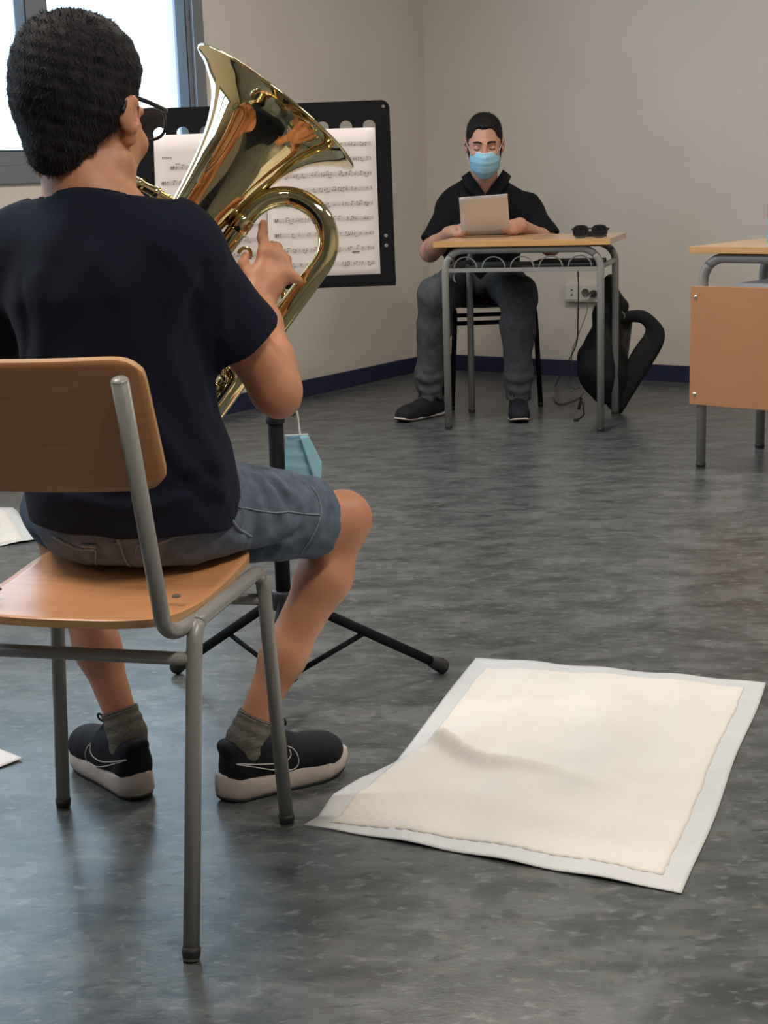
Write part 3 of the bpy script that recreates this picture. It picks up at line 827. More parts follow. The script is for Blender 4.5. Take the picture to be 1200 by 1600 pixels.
def pad_z(p, u, v):
    x, y = p[0], p[1]
    def ridge(pts, w, h0, h1):
        best = 0
        for (a, b_, t0, t1) in pts:
            e = b_ - a; t = np.clip(((x - a[0]) * e[0] + (y - a[1]) * e[1]) / (e[0] ** 2 + e[1] ** 2), 0, 1)
            d = math.hypot(x - a[0] - t * e[0], y - a[1] - t * e[1]); tt = t0 + (t1 - t0) * t
            best = max(best, (h0 + (h1 - h0) * tt) * math.exp(-(d / w) ** 2))
        return best
    A = [atz(560, 1222), atz(640, 1200), atz(700, 1182), atz(775, 1132)]
    B = [atz(690, 1190), atz(760, 1206), atz(860, 1212), atz(1000, 1252)]
    h = ridge([(A[i], A[i + 1], i / 3, (i + 1) / 3) for i in range(3)], 0.050, 0.050, 0.010) * min(1, u * 6)
    h += ridge([(B[i], B[i + 1], i / 3, (i + 1) / 3) for i in range(3)], 0.019, 0.030, 0.0)
    h += 0.006 * math.exp(-(((x - 0.42) / 0.10) ** 2 + ((y - 2.75) / 0.12) ** 2))
    h += 0.0035 * (math.sin(x * 31 + y * 17) * math.sin(y * 23 - x * 9) + 1) * (1 - abs(2 * u - 1) ** 4)
    return h
floor_pad('large white absorbent pad spread on the floor in the foreground, one corner rumpled', PC, 97, pad_z, pad_left)
Q = [atz(-60, 800), atz(22, 793), atz(52, 852), atz(-60, 880)]
Q = [V(-1.75, 4.80, 0), V(-1.215, 4.84, 0), V(-1.02, 4.36, 0), V(-1.62, 4.02, 0)]
def pad2_z(p, u, v): return 0.004 * (math.sin(p[0] * 40) * math.sin(p[1] * 31) + 1) * u
floor_pad('white absorbent pad on the floor at far left, beyond the chair', Q, 25, pad2_z)
P = quad_grid(atz(-70, 1165), atz(-5, 1172), atz(36, 1188), atz(-60, 1222), 8, lambda u, v: 0.0012 + 0.003 * u * u)
sheet('paper_sheet', 'small white paper corner on the floor at the left edge', 'paper', P, 0.0008, 'paper_back')

# ================================================================== MUSIC STAND
PX, PY = -0.205, 2.90
st = thing('music_stand', 'black music stand with perforated desk and tripod in front of the player', 'music stand', (PX, PY, 0), 0)
MB().tube([V(0, 0, 0.045), V(0, 0, 0.63)], 0.0150, 18).build('lower_pole', 'blackmetal', st)
MB().tube([V(0, 0, 0.60), V(0, 0, 0.845)], 0.0105, 16).build('upper_pole', 'blackmetal', st)
col = MB().lathe(V(0, 0, 0.565), (0, 0, 1), [(0, 0.015), (0, 0.0175), (0.008, 0.019), (0.012, 0.0175), (0.055, 0.0175), (0.060, 0.019), (0.066, 0.016), (0.066, 0.010)], 20).build('clamp_collar', 'blackplastic', st)
kn = MB().tube([V(0.016, -0.004, 0.592), V(0.028, -0.007, 0.592)], 0.006, 10)
kn.lathe(V(0.026, -0.0065, 0.592), V(0.97, -0.24, 0), [(0, 0), (0, 0.010), (0.003, 0.013), (0.011, 0.013), (0.014, 0.010), (0.014, 0)], 14)
kn.build('clamp_knob', 'blackplastic', col)
MB().lathe(V(0, 0, 0.190), (0, 0, 1), [(0, 0.015), (0, 0.022), (0.004, 0.024), (0.036, 0.024), (0.040, 0.021), (0.040, 0.015)], 20).build('leg_hub', 'blackplastic', st)
MB().lathe(V(0, 0, 0.040), (0, 0, 1), [(0, 0), (0, 0.019), (0.003, 0.021), (0.022, 0.021), (0.026, 0.015)], 20).build('brace_hub', 'blackplastic', st)
for fx, fy in ((0.316, 0.134), (-0.247, 0.186), (-0.045, -0.285)):
    d = V(fx, fy, 0); L = np.linalg.norm(d); d /= L
    top = d * 0.020 + V(0, 0, 0.208); end = d * L + V(0, 0, 0.0165)
    lg = MB().tube([top, end], 0.0100, 12, flat=(np.cross(d, V(0, 0, 1)), 0.75)).build('leg', 'blackmetal', st)
    e = nrm(end - top)
    MB().lathe(end - e * 0.030, e, [(0, 0.010), (0.001, 0.0125), (0.020, 0.0150), (0.032, 0.0160), (0.040, 0.0135), (0.0435, 0.006), (0.044, 0)], 18).build('rubber_foot', 'rubber', lg)
    mid = top + (end - top) * 0.46
    MB().tube([d * 0.016 + V(0, 0, 0.052), mid - V(0, 0, 0.006)], 0.0062, 8, flat=(np.cross(d, V(0, 0, 1)), 0.5)).build('brace', 'blackmetal', st)

# the desk plate: local x right, y up along the plate
TL, TR, BRc = at(206, 171, 2.955), at(608, 156, 2.955), at(604, 444, 2.868)
SX = nrm(TR - TL); SY0 = TR - BRc; SY0 = SY0 - SX * (SY0 @ SX); HGT = np.linalg.norm(SY0); SY = SY0 / HGT; SN = np.cross(SX, SY)   # SN points to the player
WID = np.linalg.norm(TR - TL); ORG = TR - SX * WID - SY * HGT
plate_m = Matrix((SX, SY, SN)).transposed().to_4x4(); plate_m.translation = Vector(ORG)
holes = []
hs = WID * 0.0905
for k in range(10):
    holes.append(circle(WID - 0.0395 - hs * k, HGT - 0.0480, 0.0118))
    holes.append(circle(WID - 0.0395 - hs * k, HGT * 0.36, 0.0118))
holes += [circle(WID - 0.0115, HGT - 0.012, 0.0032, 12), circle(WID - 0.0155, 0.092, 0.0036, 12), circle(WID - 0.0155, 0.0735, 0.0036, 12)]
plate = curve_plate('desk_plate', rrect(0, 0, WID, HGT, 0.016), holes, 0.0024, 'blackmetal')
plate.matrix_world = plate_m; wchild(plate, st)
def pl(x, y, z): return ORG + SX * x + SY * y + SN * z
FRP = (ORG, SX, SY, SN)
lip = MB().box((0.0, -0.002, 0.0), (WID, 0.010, 0.003), 0.001, FRP); lip.box((0.0, -0.003, 0.0), (WID, 0.0, 0.038), 0.001, FRP); lip.box((0.0, -0.003, 0.036), (WID, 0.013, 0.0385), 0.001, FRP)
wchild(fix_normals(lip.build('page_ledge', 'blackmetal')), st)
rim = MB()
rim.box((WID - 0.0025, 0.0, -0.006), (WID, HGT - 0.014, 0.003), 0.0008, FRP); wchild(fix_normals(rim.build('side_rim', 'blackmetal')), st)
rim = MB().box((0, 0.0, -0.006), (0.0025, HGT - 0.014, 0.003), 0.0008, FRP); wchild(fix_normals(rim.build('side_rim', 'blackmetal')), st)
brk = MB().box((WID * 0.5 - 0.05, HGT * 0.22, -0.022), (WID * 0.5 + 0.05, HGT * 0.5, -0.002), 0.003, FRP)
brk.tube([V(PX, PY, 0.83), V(PX, PY + 0.012, 0.875), pl(WID * 0.5, HGT * 0.36, -0.018)], 0.010, 12)
wchild(fix_normals(brk.build('tilt_bracket', 'blackmetal')), st)

# two A4 pages with printed staves, standing on the ledge
def music_page(label, x0, staves, seed, title):
    rnd = random.Random(seed)
    y0, y1, z = 0.0005, 0.297, 0.0022
    n = 10; P = np.zeros((n, n, 3))
    for i in range(n):
        for j in range(n):
            u, v = i / (n - 1), j / (n - 1)
            P[i, j] = pl(x0 + 0.2085 * u, y0 + (y1 - y0) * v, z + 0.0018 * math.sin(u * 3.1) * (0.3 + v) + 0.0012)
    pg = MB().grid(P, 0.0003).build('music_page', 'paper'); fix_normals(pg); tag(pg, label, 'sheet music', 'pages on the music stand')
    def zz(x): return z + 0.0018 * math.sin((x - x0) / 0.2085 * 3.1) * 1.3 + 0.0022
    def rect(mb, xa, xb, ya, yb):
        za, zb = zz(xa), zz(xb)
        mb.add([pl(xa, ya, za), pl(xb, ya, zb), pl(xb, yb, zb), pl(xa, yb, za)], [(0, 1, 2, 3)])
    sl = MB(); nt = MB()
    for k, yc in enumerate(staves):
        xa = x0 + (0.030 if (k == 0 and title) else 0.012); xb = x0 + 0.198
        for q in range(5):
            segs = 6
            for e in range(segs):
                rect(sl, xa + (xb - xa) * e / segs, xa + (xb - xa) * (e + 1) / segs, yc + (q - 2) * 0.0016 - 0.00022, yc + (q - 2) * 0.0016 + 0.00022)
        for q in range(5):                      # bar lines
            xx = xa + (xb - xa) * q / 4
            rect(nt, xx - 0.0003, xx + 0.0003, yc - 0.0032, yc + 0.0032)
        rect(nt, xa + 0.002, xa + 0.0045, yc - 0.0026, yc + 0.0028); rect(nt, xa + 0.006, xa + 0.008, yc - 0.001, yc + 0.003)
        x = xa + 0.012
        while x < xb - 0.004:
            if rnd.random() < 0.80:
                d = rnd.choice((-2, -1, -1, 0, 1, 1, 2)) * 0.0012; up = 1 if d < 0 else -1
                rect(nt, x - 0.0011, x + 0.0011, yc + d - 0.0008, yc + d + 0.0008)
                rect(nt, x + up * 0.0009 - 0.0002, x + up * 0.0009 + 0.0002, min(yc + d, yc + d + up * 0.006), max(yc + d, yc + d + up * 0.006))
                if rnd.random() < 0.35 and x < xb - 0.01:
                    rect(nt, x, x + 0.0052, yc + d + up * 0.006 - 0.0005, yc + d + up * 0.006 + 0.0005)
            x += rnd.choice((0.0045, 0.0052, 0.0065, 0.011))
        if rnd.random() < 0.5:
            xx = rnd.uniform(xa + 0.02, xb - 0.03); rect(nt, xx, xx + 0.006, yc - 0.0072, yc - 0.0063)
    if title:
        for (cx, w, yy, h) in ((0.100, 0.016, 0.270, 0.0040), (0.092, 0.028, 0.2625, 0.0018), (0.024, 0.019, 0.2535, 0.0018), (0.045, 0.010, 0.2410, 0.0016)):
            k = max(3, int(w / 0.0035))
            for q in range(k):
                xx = x0 + cx - w / 2 + w * q / k
                rect(nt, xx, xx + w / k * 0.62, yy - h / 2, yy + h / 2)
    else:
        rect(nt, x0 + 0.157, x0 + 0.171, 0.0610, 0.0628)
        a = x0 + 0.172                              # the small tall letter at the foot of the page
        nt.add([pl(a, 0.003, zz(a)), pl(a + 0.0012, 0.003, zz(a)), pl(a + 0.0027, 0.0100, zz(a)), pl(a + 0.0018, 0.0100, zz(a))], [(0, 1, 2, 3)])
        nt.add([pl(a + 0.0045, 0.003, zz(a)), pl(a + 0.0033, 0.003, zz(a)), pl(a + 0.0018, 0.0100, zz(a)), pl(a + 0.0027, 0.0100, zz(a))], [(3, 2, 1, 0)])
        rect(nt, a + 0.001, a + 0.0036, 0.0052, 0.0062)
    for o_ in (sl.build('staff_lines', 'ink_light'), nt.build('printed_notes', 'ink')):
        o_['kind'] = 'stuff'; wchild(o_, pg)
    return pg
xr = WID - 0.0285 - 0.2085
music_page('right-hand page of sheet music with ten staves on the music stand', xr, [0.281 - 0.0140 - 0.0282 * k for k in range(10)], 3, False)
music_page('left-hand page of sheet music with a title, half hidden by the bell', xr - 0.2095, [0.234 - 0.0282 * k for k in range(8)], 5, True)

# ================================================================== BLUE MASK HANGING FROM THE STAND
km = thing('face_mask', 'light blue surgical mask hanging by its loop from the music stand', 'face mask', (PX, PY, 0), 0)
YM = 2.868
n1 = 14; P = np.zeros((n1, n1, 3))
for i in range(n1):
    for j in range(n1):
        u, v = i / (n1 - 1), j / (n1 - 1)
        a = at(446 + (481 - 446) * u, 679 - 1 * u, YM); b_ = at(446 + (497 - 446) * u, 752 + 6 * u, YM + 0.004)
        P[i, j] = a * (1 - v) + b_ * v + V(0, -0.006 * math.sin(u * 3.1) * (0.4 + v) + 0.0012 * math.sin(v * 26), 0)
wchild(fix_normals(MB().grid(P, 0.0012).build('front_panel', 'mask_blue')), km)
P = np.zeros((8, n1, 3))
for i in range(8):
    for j in range(n1):
        u, v = i / 7, j / (n1 - 1)
        a = at(468 + (481 - 468) * u, 681 - 2 * u, YM - 0.010 * (1 - u)); m_ = at(489 + (503 - 489) * u, 742 - 20 * u, YM - 0.012 * (1 - u) + 0.004); e = at(495 + 6 * u, 757 - 6 * u, YM - 0.008 * (1 - u))
        P[i, j] = a * (1 - v) ** 2 + 2 * v * (1 - v) * (2 * m_ - 0.5 * a - 0.5 * e) * 1.0 + e * v * v if False else (a * (1 - v / 0.8) + m_ * (v / 0.8) if v < 0.8 else m_ * (1 - (v - 0.8) / 0.2) + e * (v - 0.8) / 0.2)
        P[i, j] = P[i, j] + V(0, -0.003, 0)
wchild(fix_normals(MB().grid(P, 0.0012).build('folded_edge', 'mask_blue')), km)
wchild(MB().tube([at(445, 680.5, YM - 0.004), at(463, 679.5, YM - 0.008), at(482, 678.5, YM - 0.004)], 0.0015, 8).build('top_band', 'mask_white'), km)
wchild(MB().tube(spline([at(447, 652, 2.884), at(452, 637, 2.880), at(459, 633, 2.876), at(465, 648, 2.870), at(467, 664, 2.866), at(469, 680, 2.862)], 6), 0.0017, 8).build('ear_loop', 'elastic'), km)

# ================================================================== EUPHONIUM
EDY, EK = 0.115, 1.045
def ate(x, y, Y): return at(x, y, Y + EDY)
eu = thing('euphonium', 'shiny brass euphonium with flared bell held by the seated player', 'euphonium', tuple(ate(100, 650, 2.36)), 0)
YE = 2.385
rimc = ate(432, 168, 2.435); low = ate(432 - 0.596 * 560, 168 + 0.803 * 560, 2.345)
AX = nrm(low - rimc)
prof = [(0.0008, 0.1440), (-0.0012, 0.1475), (0.0008, 0.1497), (0.0032, 0.1490), (0.005, 0.1440), (0.010, 0.1335), (0.018, 0.1215), (0.030, 0.1060), (0.045, 0.0920), (0.065, 0.0802), (0.090, 0.0700), (0.125, 0.0600), (0.165, 0.0515), (0.210, 0.0442), (0.27, 0.0378), (0.34, 0.0335), (0.42, 0.0300), (0.45, 0.0290)]
inner = [(t, max(r - 0.0022, 0.004)) for t, r in prof[4:]]
pz = np.array(prof); bell = MB().lathe(rimc, AX, [(t, r) for t, r in spline(pz, 4) * EK], 72)
inn = np.array([(0.0008, 0.1440)] + inner)
bell.lathe(rimc, AX, [(t, r) for t, r in spline(inn, 4) * EK], 72)
wchild(fix_normals(bell.build('bell', 'brass')), eu)
wchild(MB().tube([rimc + AX * 0.0012 + (nrm(np.cross(AX, V(0, 0, 1))) * math.cos(a) + nrm(np.cross(AX, np.cross(AX, V(0, 0, 1)))) * math.sin(a)) * 0.1484 * EK for a in np.linspace(0, 2 * math.pi, 72, endpoint=False)], 0.0022, 8, closed=True).build('bell_rim_wire', 'brass'), eu)
for t, r in ((0.238 * EK, 0.0412 * EK), (0.438 * EK, 0.0296 * EK)):
    wchild(MB().lathe(rimc + AX * t, AX, [(-0.006, r + 0.0005), (-0.004, r + 0.0022), (0.004, r + 0.0018), (0.006, r)], 40).build('bell_ferrule', 'brass'), eu)
# bow: the top loop seen right of the bell and its two branches

ca, ua, na_ = V(444, 376), V(0.595, -0.804), V(0.804, 0.595)
loop = [(ca - na_ * 69 - ua * d) for d in (190, 120, 60, 20)]
loop += [ca + 69 * (-na_ * math.cos(a) + ua * math.sin(a)) for a in np.linspace(0.05, math.pi - 0.05, 13)]
loop += [(ca + na_ * 69 - ua * d) for d in (30, 100, 180, 270, 350, 430)]
k = len(loop)
Yl = np.interp(np.arange(k), [0, 8, k - 1], [2.395, 2.42, 2.372])
rl = np.interp(np.arange(k), [0, 4, 16, k - 1], [0.0155, 0.0165, 0.0175, 0.0215])
pts = np.array([np.append(ate(p[0], p[1], Y), r) for p, Y, r in zip(loop, Yl, rl)])
sp4 = spline(pts, 5)
wchild(MB().tube(sp4[:, :3], sp4[:, 3], 22).build('main_bow', 'brass'), eu)
end_b = ate(*loop[-1], 2.372); be = rimc + AX * 0.445 * EK
dn = AX
bow = np.array([np.append(be - dn * 0.01, 0.0288), np.append(be + dn * 0.05, 0.0275), np.append((be + end_b) / 2 + dn * 0.135, 0.0250), np.append(end_b + dn * 0.06, 0.0225), np.append(end_b, 0.0215)])
bs = spline(bow, 10)
wchild(MB().tube(bs[:, :3], bs[:, 3], 24).build('bottom_bow', 'brass'), eu)
for p, q in ((loop[3], loop[2]), (loop[19], loop[20]), (loop[1], loop[0])):
    a = ate(*p, 2.41); d = nrm(ate(*q, 2.41) - a)
    # ferrules follow the tube
    j = np.argmin(np.linalg.norm(sp4[:, :3] - a, axis=1)); c = sp4[j, :3]; d = nrm(sp4[min(j + 1, len(sp4) - 1), :3] - c); r = sp4[j, 3]
    wchild(MB().lathe(c, d, [(-0.014, r), (-0.013, r + 0.0016), (-0.002, r + 0.0012), (0.002, r + 0.0012), (0.013, r + 0.0016), (0.014, r)], 26).build('tube_ferrule', 'brass'), eu)
# brace between the bell and the loop
wchild(MB().tube([ate(404, 308, 2.41), ate(402, 313, 2.41), ate(407, 322, 2.415)], [0.006, 0.0035, 0.006], 10).build('brace', 'brass'), eu)
wchild(MB().tube([rimc + AX * 0.30 + nrm(np.cross(AX, V(0, 1, 0))) * -0.03, sp4[6, :3]], 0.0045, 10).build('brace', 'brass'), eu)
# mouthpiece and leadpipe
mp0 = V(-0.3845, 2.4045, 1.0375); mp1 = ate(243, 301, 2.315); lp1 = ate(272, 322, 2.345)
dm = nrm(mp1 - mp0)
wchild(MB().lathe(mp0, dm, [(0.004, 0.006), (0.0, 0.0105), (-0.001, 0.0125), (0.002, 0.0132), (0.010, 0.0125), (0.022, 0.0085), (0.035, 0.0060), (0.055, 0.0055)], 24).build('mouthpiece', 'silver'), eu)
lead = spline(np.array([np.append(mp0 + dm * 0.012, 0.0072), np.append(mp1, 0.0085), np.append(lp1, 0.0085), np.append(ate(292, 345, 2.355), 0.0074), np.append(ate(318, 385, 2.352), 0.0076), np.append(ate(345, 430, 2.36), 0.0078), np.append(ate(372, 455, 2.385), 0.008)]), 7)
wchild(MB().tube(lead[:, :3], lead[:, 3], 14).build('leadpipe', 'brass'), eu)
for q in (0.25, 0.55, 0.85):
    c = lead[np.argmin(np.abs(np.linalg.norm(lead[:, :3] - mp0, axis=1) - q * np.linalg.norm(lp1 - mp0))), :3]; r = 0.0084
    wchild(MB().lathe(c, dm, [(-0.006, r), (-0.005, r + 0.0016), (0.005, r + 0.0016), (0.006, r)], 16).build('leadpipe_ferrule', 'brass'), eu)
wchild(MB().tube(spline([lp1 + V(0, 0.0, -0.004), ate(282, 322, 2.352), ate(292, 318, 2.365), ate(298, 308, 2.375)], 6), [0.003] * 18 + [0.005], 10).build('leadpipe_brace', 'brass'), eu)
# lyre socket high on the bell
lb = bvh([o for o in eu.children if o.name.startswith('bell')][0])
ls = onto(lb, [(393, 150)], 0.0)[0]
wchild(MB().tube(spline([ls, ls + V(0.004, -0.010, 0.004), ls + V(0.014, -0.014, 0.008), ls + V(0.024, -0.010, 0.006), ls + V(0.030, -0.002, 0.002)], 5), 0.0038, 10).build('lyre_holder', 'brass'), eu)
# valve block: three valve casings with caps and buttons, plus slides
VD = nrm(ate(372, 430, 2.42) - ate(317, 506, 2.40))
for k in range(3):
    c = ate(362 - 30 * k * 0.80, 462 + 30 * k * 0.60, 2.435 + 0.002 * k) + V(0, 0, -0.02)
    wchild(MB().lathe(c, VD, [(-0.085, 0), (-0.085, 0.010), (-0.080, 0.0125), (-0.068, 0.0125), (-0.066, 0.0110), (0.045, 0.0110), (0.047, 0.0128), (0.058, 0.0125), (0.062, 0.006), (0.062, 0.0035), (0.085, 0.0035), (0.086, 0.0085), (0.090, 0.0085), (0.091, 0)], 22).build('valve', 'brass'), eu)
def slide(name, pix, Y0, Y1, r, n=6):
    P = [ate(x, y, Y0 + (Y1 - Y0) * i / (len(pix) - 1)) for i, (x, y) in enumerate(pix)]
    return wchild(MB().tube(spline(P, n), r, 14).build(name, 'brass'), eu)
slide('valve_slide', [(430, 440), (441, 452), (443, 470), (434, 486), (415, 505), (372, 560), (345, 598)], 2.44, 2.42, 0.0055)
slide('valve_slide', [(345, 545), (330, 570), (318, 600), (330, 618), (352, 590), (372, 562)], 2.40, 2.40, 0.0065)
slide('valve_slide', [(330, 540), (342, 552), (352, 572), (348, 592), (335, 606), (312, 634), (290, 664)], 2.375, 2.365, 0.0060)
slide('valve_slide', [(358, 575), (366, 588), (358, 604), (336, 634), (310, 668)], 2.365, 2.36, 0.0068)
slide('valve_slide', [(322, 556), (334, 562), (338, 580), (326, 600), (300, 632)], 2.358, 2.355, 0.0056)
slide('thumb_ring', [(372, 396), (378, 389), (387, 388), (392, 395), (390, 404)], 2.385, 2.39, 0.0032)
for (x, y) in ((345, 582), (334, 572), (352, 592), (338, 604)):
    wchild(MB().ball(ate(x, y, 2.358), 0.0075, 12).build('water_key', 'brass'), eu)

# ================================================================== PEOPLE: shared pieces
def heading(deg, pitch=0.0, roll=0.0):
    """right, forward, up of something that faces deg clockwise from +Y, nodding down by pitch"""
    a, p = math.radians(deg), math.radians(pitch)
    f0 = V(math.sin(a), math.cos(a), 0); r = V(math.cos(a), -math.sin(a), 0)
    f = f0 * math.cos(p) - V(0, 0, 1) * math.sin(p); u = np.cross(r, f)
    if roll:
        q = math.radians(roll); r, u = r * math.cos(q) - u * math.sin(q), u * math.cos(q) + r * math.sin(q)
    return r, f, u
def head_sdf(S, C, fr, sc):
    r, f, u = fr
    def p(x, y, z): return C + (r * x + f * y + u * z) * sc
    E = np.array([r, f, u])
    def el(c, rad, k=0.02): S.ell(p(*c), np.array(rad) * sc, E, k)
    el((0, -0.012, 0.028), (0.071, 0.091, 0.083), 0)
    el((0, 0.030, -0.025), (0.060, 0.066, 0.078), 0.03)
    el((0, 0.052, -0.088), (0.036, 0.034, 0.026), 0.03)
    for s in (-1, 1):
        S.cap(p(s * 0.052, 0.0, -0.052), p(s * 0.022, 0.058, -0.092), 0.020 * sc, 0.016 * sc, 0.025)
        S.ell(p(s * 0.034, 0.074, -0.020), np.array((0.022, 0.018, 0.018)) * sc, E, 0.02)          # cheek
        S.cap(p(s * 0.012, 0.091, 0.026), p(s * 0.042, 0.078, 0.024), 0.009 * sc, 0.007 * sc, 0.012)   # brow
        S.ell(p(s * 0.031, 0.092, 0.006), np.array((0.014, 0.008, 0.009)) * sc, E, 0.008, 'sub')      # eye socket
        S.ell(p(s * 0.031, 0.080, 0.005), np.array((0.0125, 0.0115, 0.0105)) * sc, E, 0.004)          # lids
        # ear: shell, lobe, hollow
        er, ef = nrm(r * s * 0.85 - f * 0.45), nrm(f + r * s * 0.3)
        EE = np.array([er, np.cross(u, er), u])
        S.ell(p(s * 0.079, -0.010, 0.006), np.array((0.0075, 0.019, 0.026)) * sc, EE, 0.006)
        S.ell(p(s * 0.073, -0.002, -0.022), np.array((0.007, 0.010, 0.013)) * sc, EE, 0.006)
        S.ell(p(s * 0.088, -0.003, 0.006), np.array((0.006, 0.009, 0.016)) * sc, EE, 0.005, 'sub')
    S.cap(p(0, 0.096, 0.012), p(0, 0.112, -0.026), 0.0075 * sc, 0.011 * sc, 0.012)                    # nose
    for s in (-1, 1): S.ell(p(s * 0.011, 0.102, -0.030), np.array((0.009, 0.009, 0.007)) * sc, E, 0.006)
    S.cap(p(-0.016, 0.091, -0.058), p(0.016, 0.091, -0.058), 0.007 * sc, None, 0.008)                 # lips
    S.cap(p(-0.013, 0.090, -0.067), p(0.013, 0.090, -0.067), 0.007 * sc, None, 0.008)
    return p, E
def strands(hair, m, n, length, down, parent, rough=0.35, seed=1, keep=None):
    """short hair strokes over the cap of hair, as one part"""
    rnd = np.random.RandomState(seed); me = hair.data
    c = np.zeros(len(me.polygons) * 3); me.polygons.foreach_get('center', c); c = c.reshape(-1, 3)
    nn = np.zeros(len(me.polygons) * 3); me.polygons.foreach_get('normal', nn); nn = nn.reshape(-1, 3)
    ids = np.arange(len(c)) if keep is None else np.nonzero(keep(c, nn))[0]
    idx = ids[rnd.randint(0, len(ids), n)]; mb_v = np.zeros((n, 3, 3))
    P = c[idx] + rnd.normal(0, 0.0015, (n, 3)); N = nn[idx]
    T = np.asarray(down) - N * (N @ np.asarray(down))[:, None]
    T = T + rnd.normal(0, rough, (n, 3)); T /= np.linalg.norm(T, axis=1)[:, None]
    D = nrm_rows(T + N * 0.35); S_ = nrm_rows(np.cross(D, N))
    L = length * rnd.uniform(0.6, 1.3, n)[:, None]
    v = np.stack([P - N * 0.002 + S_ * 0.0007, P - N * 0.002 - S_ * 0.0007, P + D * L], 1).reshape(-1, 3)
    me2 = bpy.data.meshes.new('hair_strands'); me2.from_pydata([tuple(x) for x in v], [], [(3 * i, 3 * i + 1, 3 * i + 2) for i in range(n)])
    o = link('hair_strands', me2, m); o['kind'] = 'stuff'; wchild(o, parent); return o
def nrm_rows(a): return a / (np.linalg.norm(a, axis=1)[:, None] + 1e-12)

def shoe(parent, heel, dirv, L, ground_lift, sole_h, m_up, low=False, lab=None, mirror=1, tilt=0.0):
    """heel: back-centre of the heel on the floor, dirv: heel to toe"""
    d = nrm(V(dirv[0], dirv[1], 0)); r = V(d[1], -d[0], 0); u = V(0, 0, 1.0)
    k = L / 0.255
    def p(x, y, z): return heel + (r * x * mirror + d * y) * k + u * z
    E = np.array([r, d, u])
    lo = heel + np.minimum(d * L, 0) - 0.09; hi = heel + np.maximum(d * L, 0) + 0.09; lo[2] = -0.01; hi[2] = 0.20
    S = SDF(lo, hi, 0.0032)
    sh = sole_h
    S.cap(p(0, 0.036, sh + 0.012), p(0.002, 0.205, sh + 0.004), 0.0335 * k, 0.0365 * k, 0.02)
    S.ell(p(0.001, 0.032, sh + 0.030), np.array((0.031, 0.030, 0.046)) * k, E, 0.015)
    S.ell(p(0.002, 0.196, sh + 0.010), np.array((0.0385, 0.052, 0.031)) * k, E, 0.02)
    S.cap(p(0, 0.10, sh + 0.030), p(0.002, 0.17, sh + 0.018), 0.026 * k, 0.024 * k, 0.03)
    if not low:
        S.cap(p(0, 0.075, sh + 0.048), p(0, 0.112, sh + 0.040), 0.029 * k, 0.026 * k, 0.03)
        S.cap(p(-0.010, 0.012, sh + 0.056), p(0.010, 0.012, sh + 0.056), 0.011, 0.011, 0.012)                 # heel collar
        S.ell(p(0, 0.052, sh + 0.092), np.array((0.0275, 0.040, 0.046)) * k, E, 0.008, 'sub')
        S.cap(p(0, 0.128, sh + 0.050), p(0, 0.098, sh + 0.098), 0.016, 0.014, 0.01, flat=(nrm(d + u * 0.6), 2.2))  # tongue
    else:
        S.cap(p(0, 0.07, sh + 0.040), p(0, 0.125, sh + 0.032), 0.028 * k, 0.026 * k, 0.03)
    S.cut(p(0, 0, sh - 0.012), -u)
    up = S.mesh('shoe', m_up, parent, 1)
    # sole lofted from its outline
    ys = np.linspace(0, 1, 15); N = []
    prof_w = np.interp(ys, [0, 0.04, 0.12, 0.30, 0.45, 0.62, 0.78, 0.90, 0.97, 1], [0.010, 0.024, 0.034, 0.033, 0.0325, 0.038, 0.041, 0.033, 0.018, 0.006])
    ring = [(w, y) for w, y in zip(prof_w, ys)] + [(-w, y) for w, y in zip(prof_w[::-1], ys[::-1])]
    n = len(ring)
    def ztop(y): return sh + np.interp(y, [0, 0.10, 0.3, 0.5, 0.8, 1], [0.012, 0.006, -0.002, 0.000, 0.001, 0.008]) * (0.3 if low else 1)
    def zbot(y): return ground_lift + np.interp(y, [0, 0.12, 0.3, 0.75, 0.9, 1], [0.006, 0.0, 0.0, 0.0, 0.006, 0.016])
    LL = L / 0.255 * 0.268; off = -0.007
    def ringpts(fz, gx, gy=0.0):
        out = []
        for w, y in ring:
            c = 0.004 * math.sin(y * 3.1)
            out.append(p(w * gx + c, (off + y * 0.268) * 1.0 + gy * (y - 0.5), 0) + u * fz(y))
        return out
    rings = [ringpts(lambda y: zbot(y) + 0.004, 0.92), ringpts(lambda y: zbot(y) + 0.009, 1.02, 0.004), ringpts(lambda y: (zbot(y) + ztop(y)) / 2, 1.03, 0.004), ringpts(lambda y: ztop(y) - 0.004, 0.985), ringpts(lambda y: ztop(y), 0.93, -0.008)]
    mb = MB(); vs = [q for R_ in rings for q in R_]
    fs = [(a * n + i, a * n + (i + 1) % n, (a + 1) * n + (i + 1) % n, (a + 1) * n + i) for a in range(4) for i in range(n)]
    mb.add(vs, fs, True); mb.add(rings[-1], [tuple(range(n))]); mb.add(rings[0], [tuple(range(n))[::-1]])
    so = mb.build('midsole', 'sole'); fix_normals(so); wchild(so, up)
    mb = MB(); a_ = ringpts(lambda y: zbot(y), 0.90); b_ = ringpts(lambda y: zbot(y) + 0.0048, 0.955, 0.002)
    mb.add(a_ + b_, [(i, (i + 1) % n, n + (i + 1) % n, n + i) for i in range(n)], True); mb.add(a_, [tuple(range(n))[::-1]]); mb.add(b_, [tuple(range(n))])
    oo = mb.build('outsole', 'outsole'); fix_normals(oo); wchild(oo, up)
    return up, p

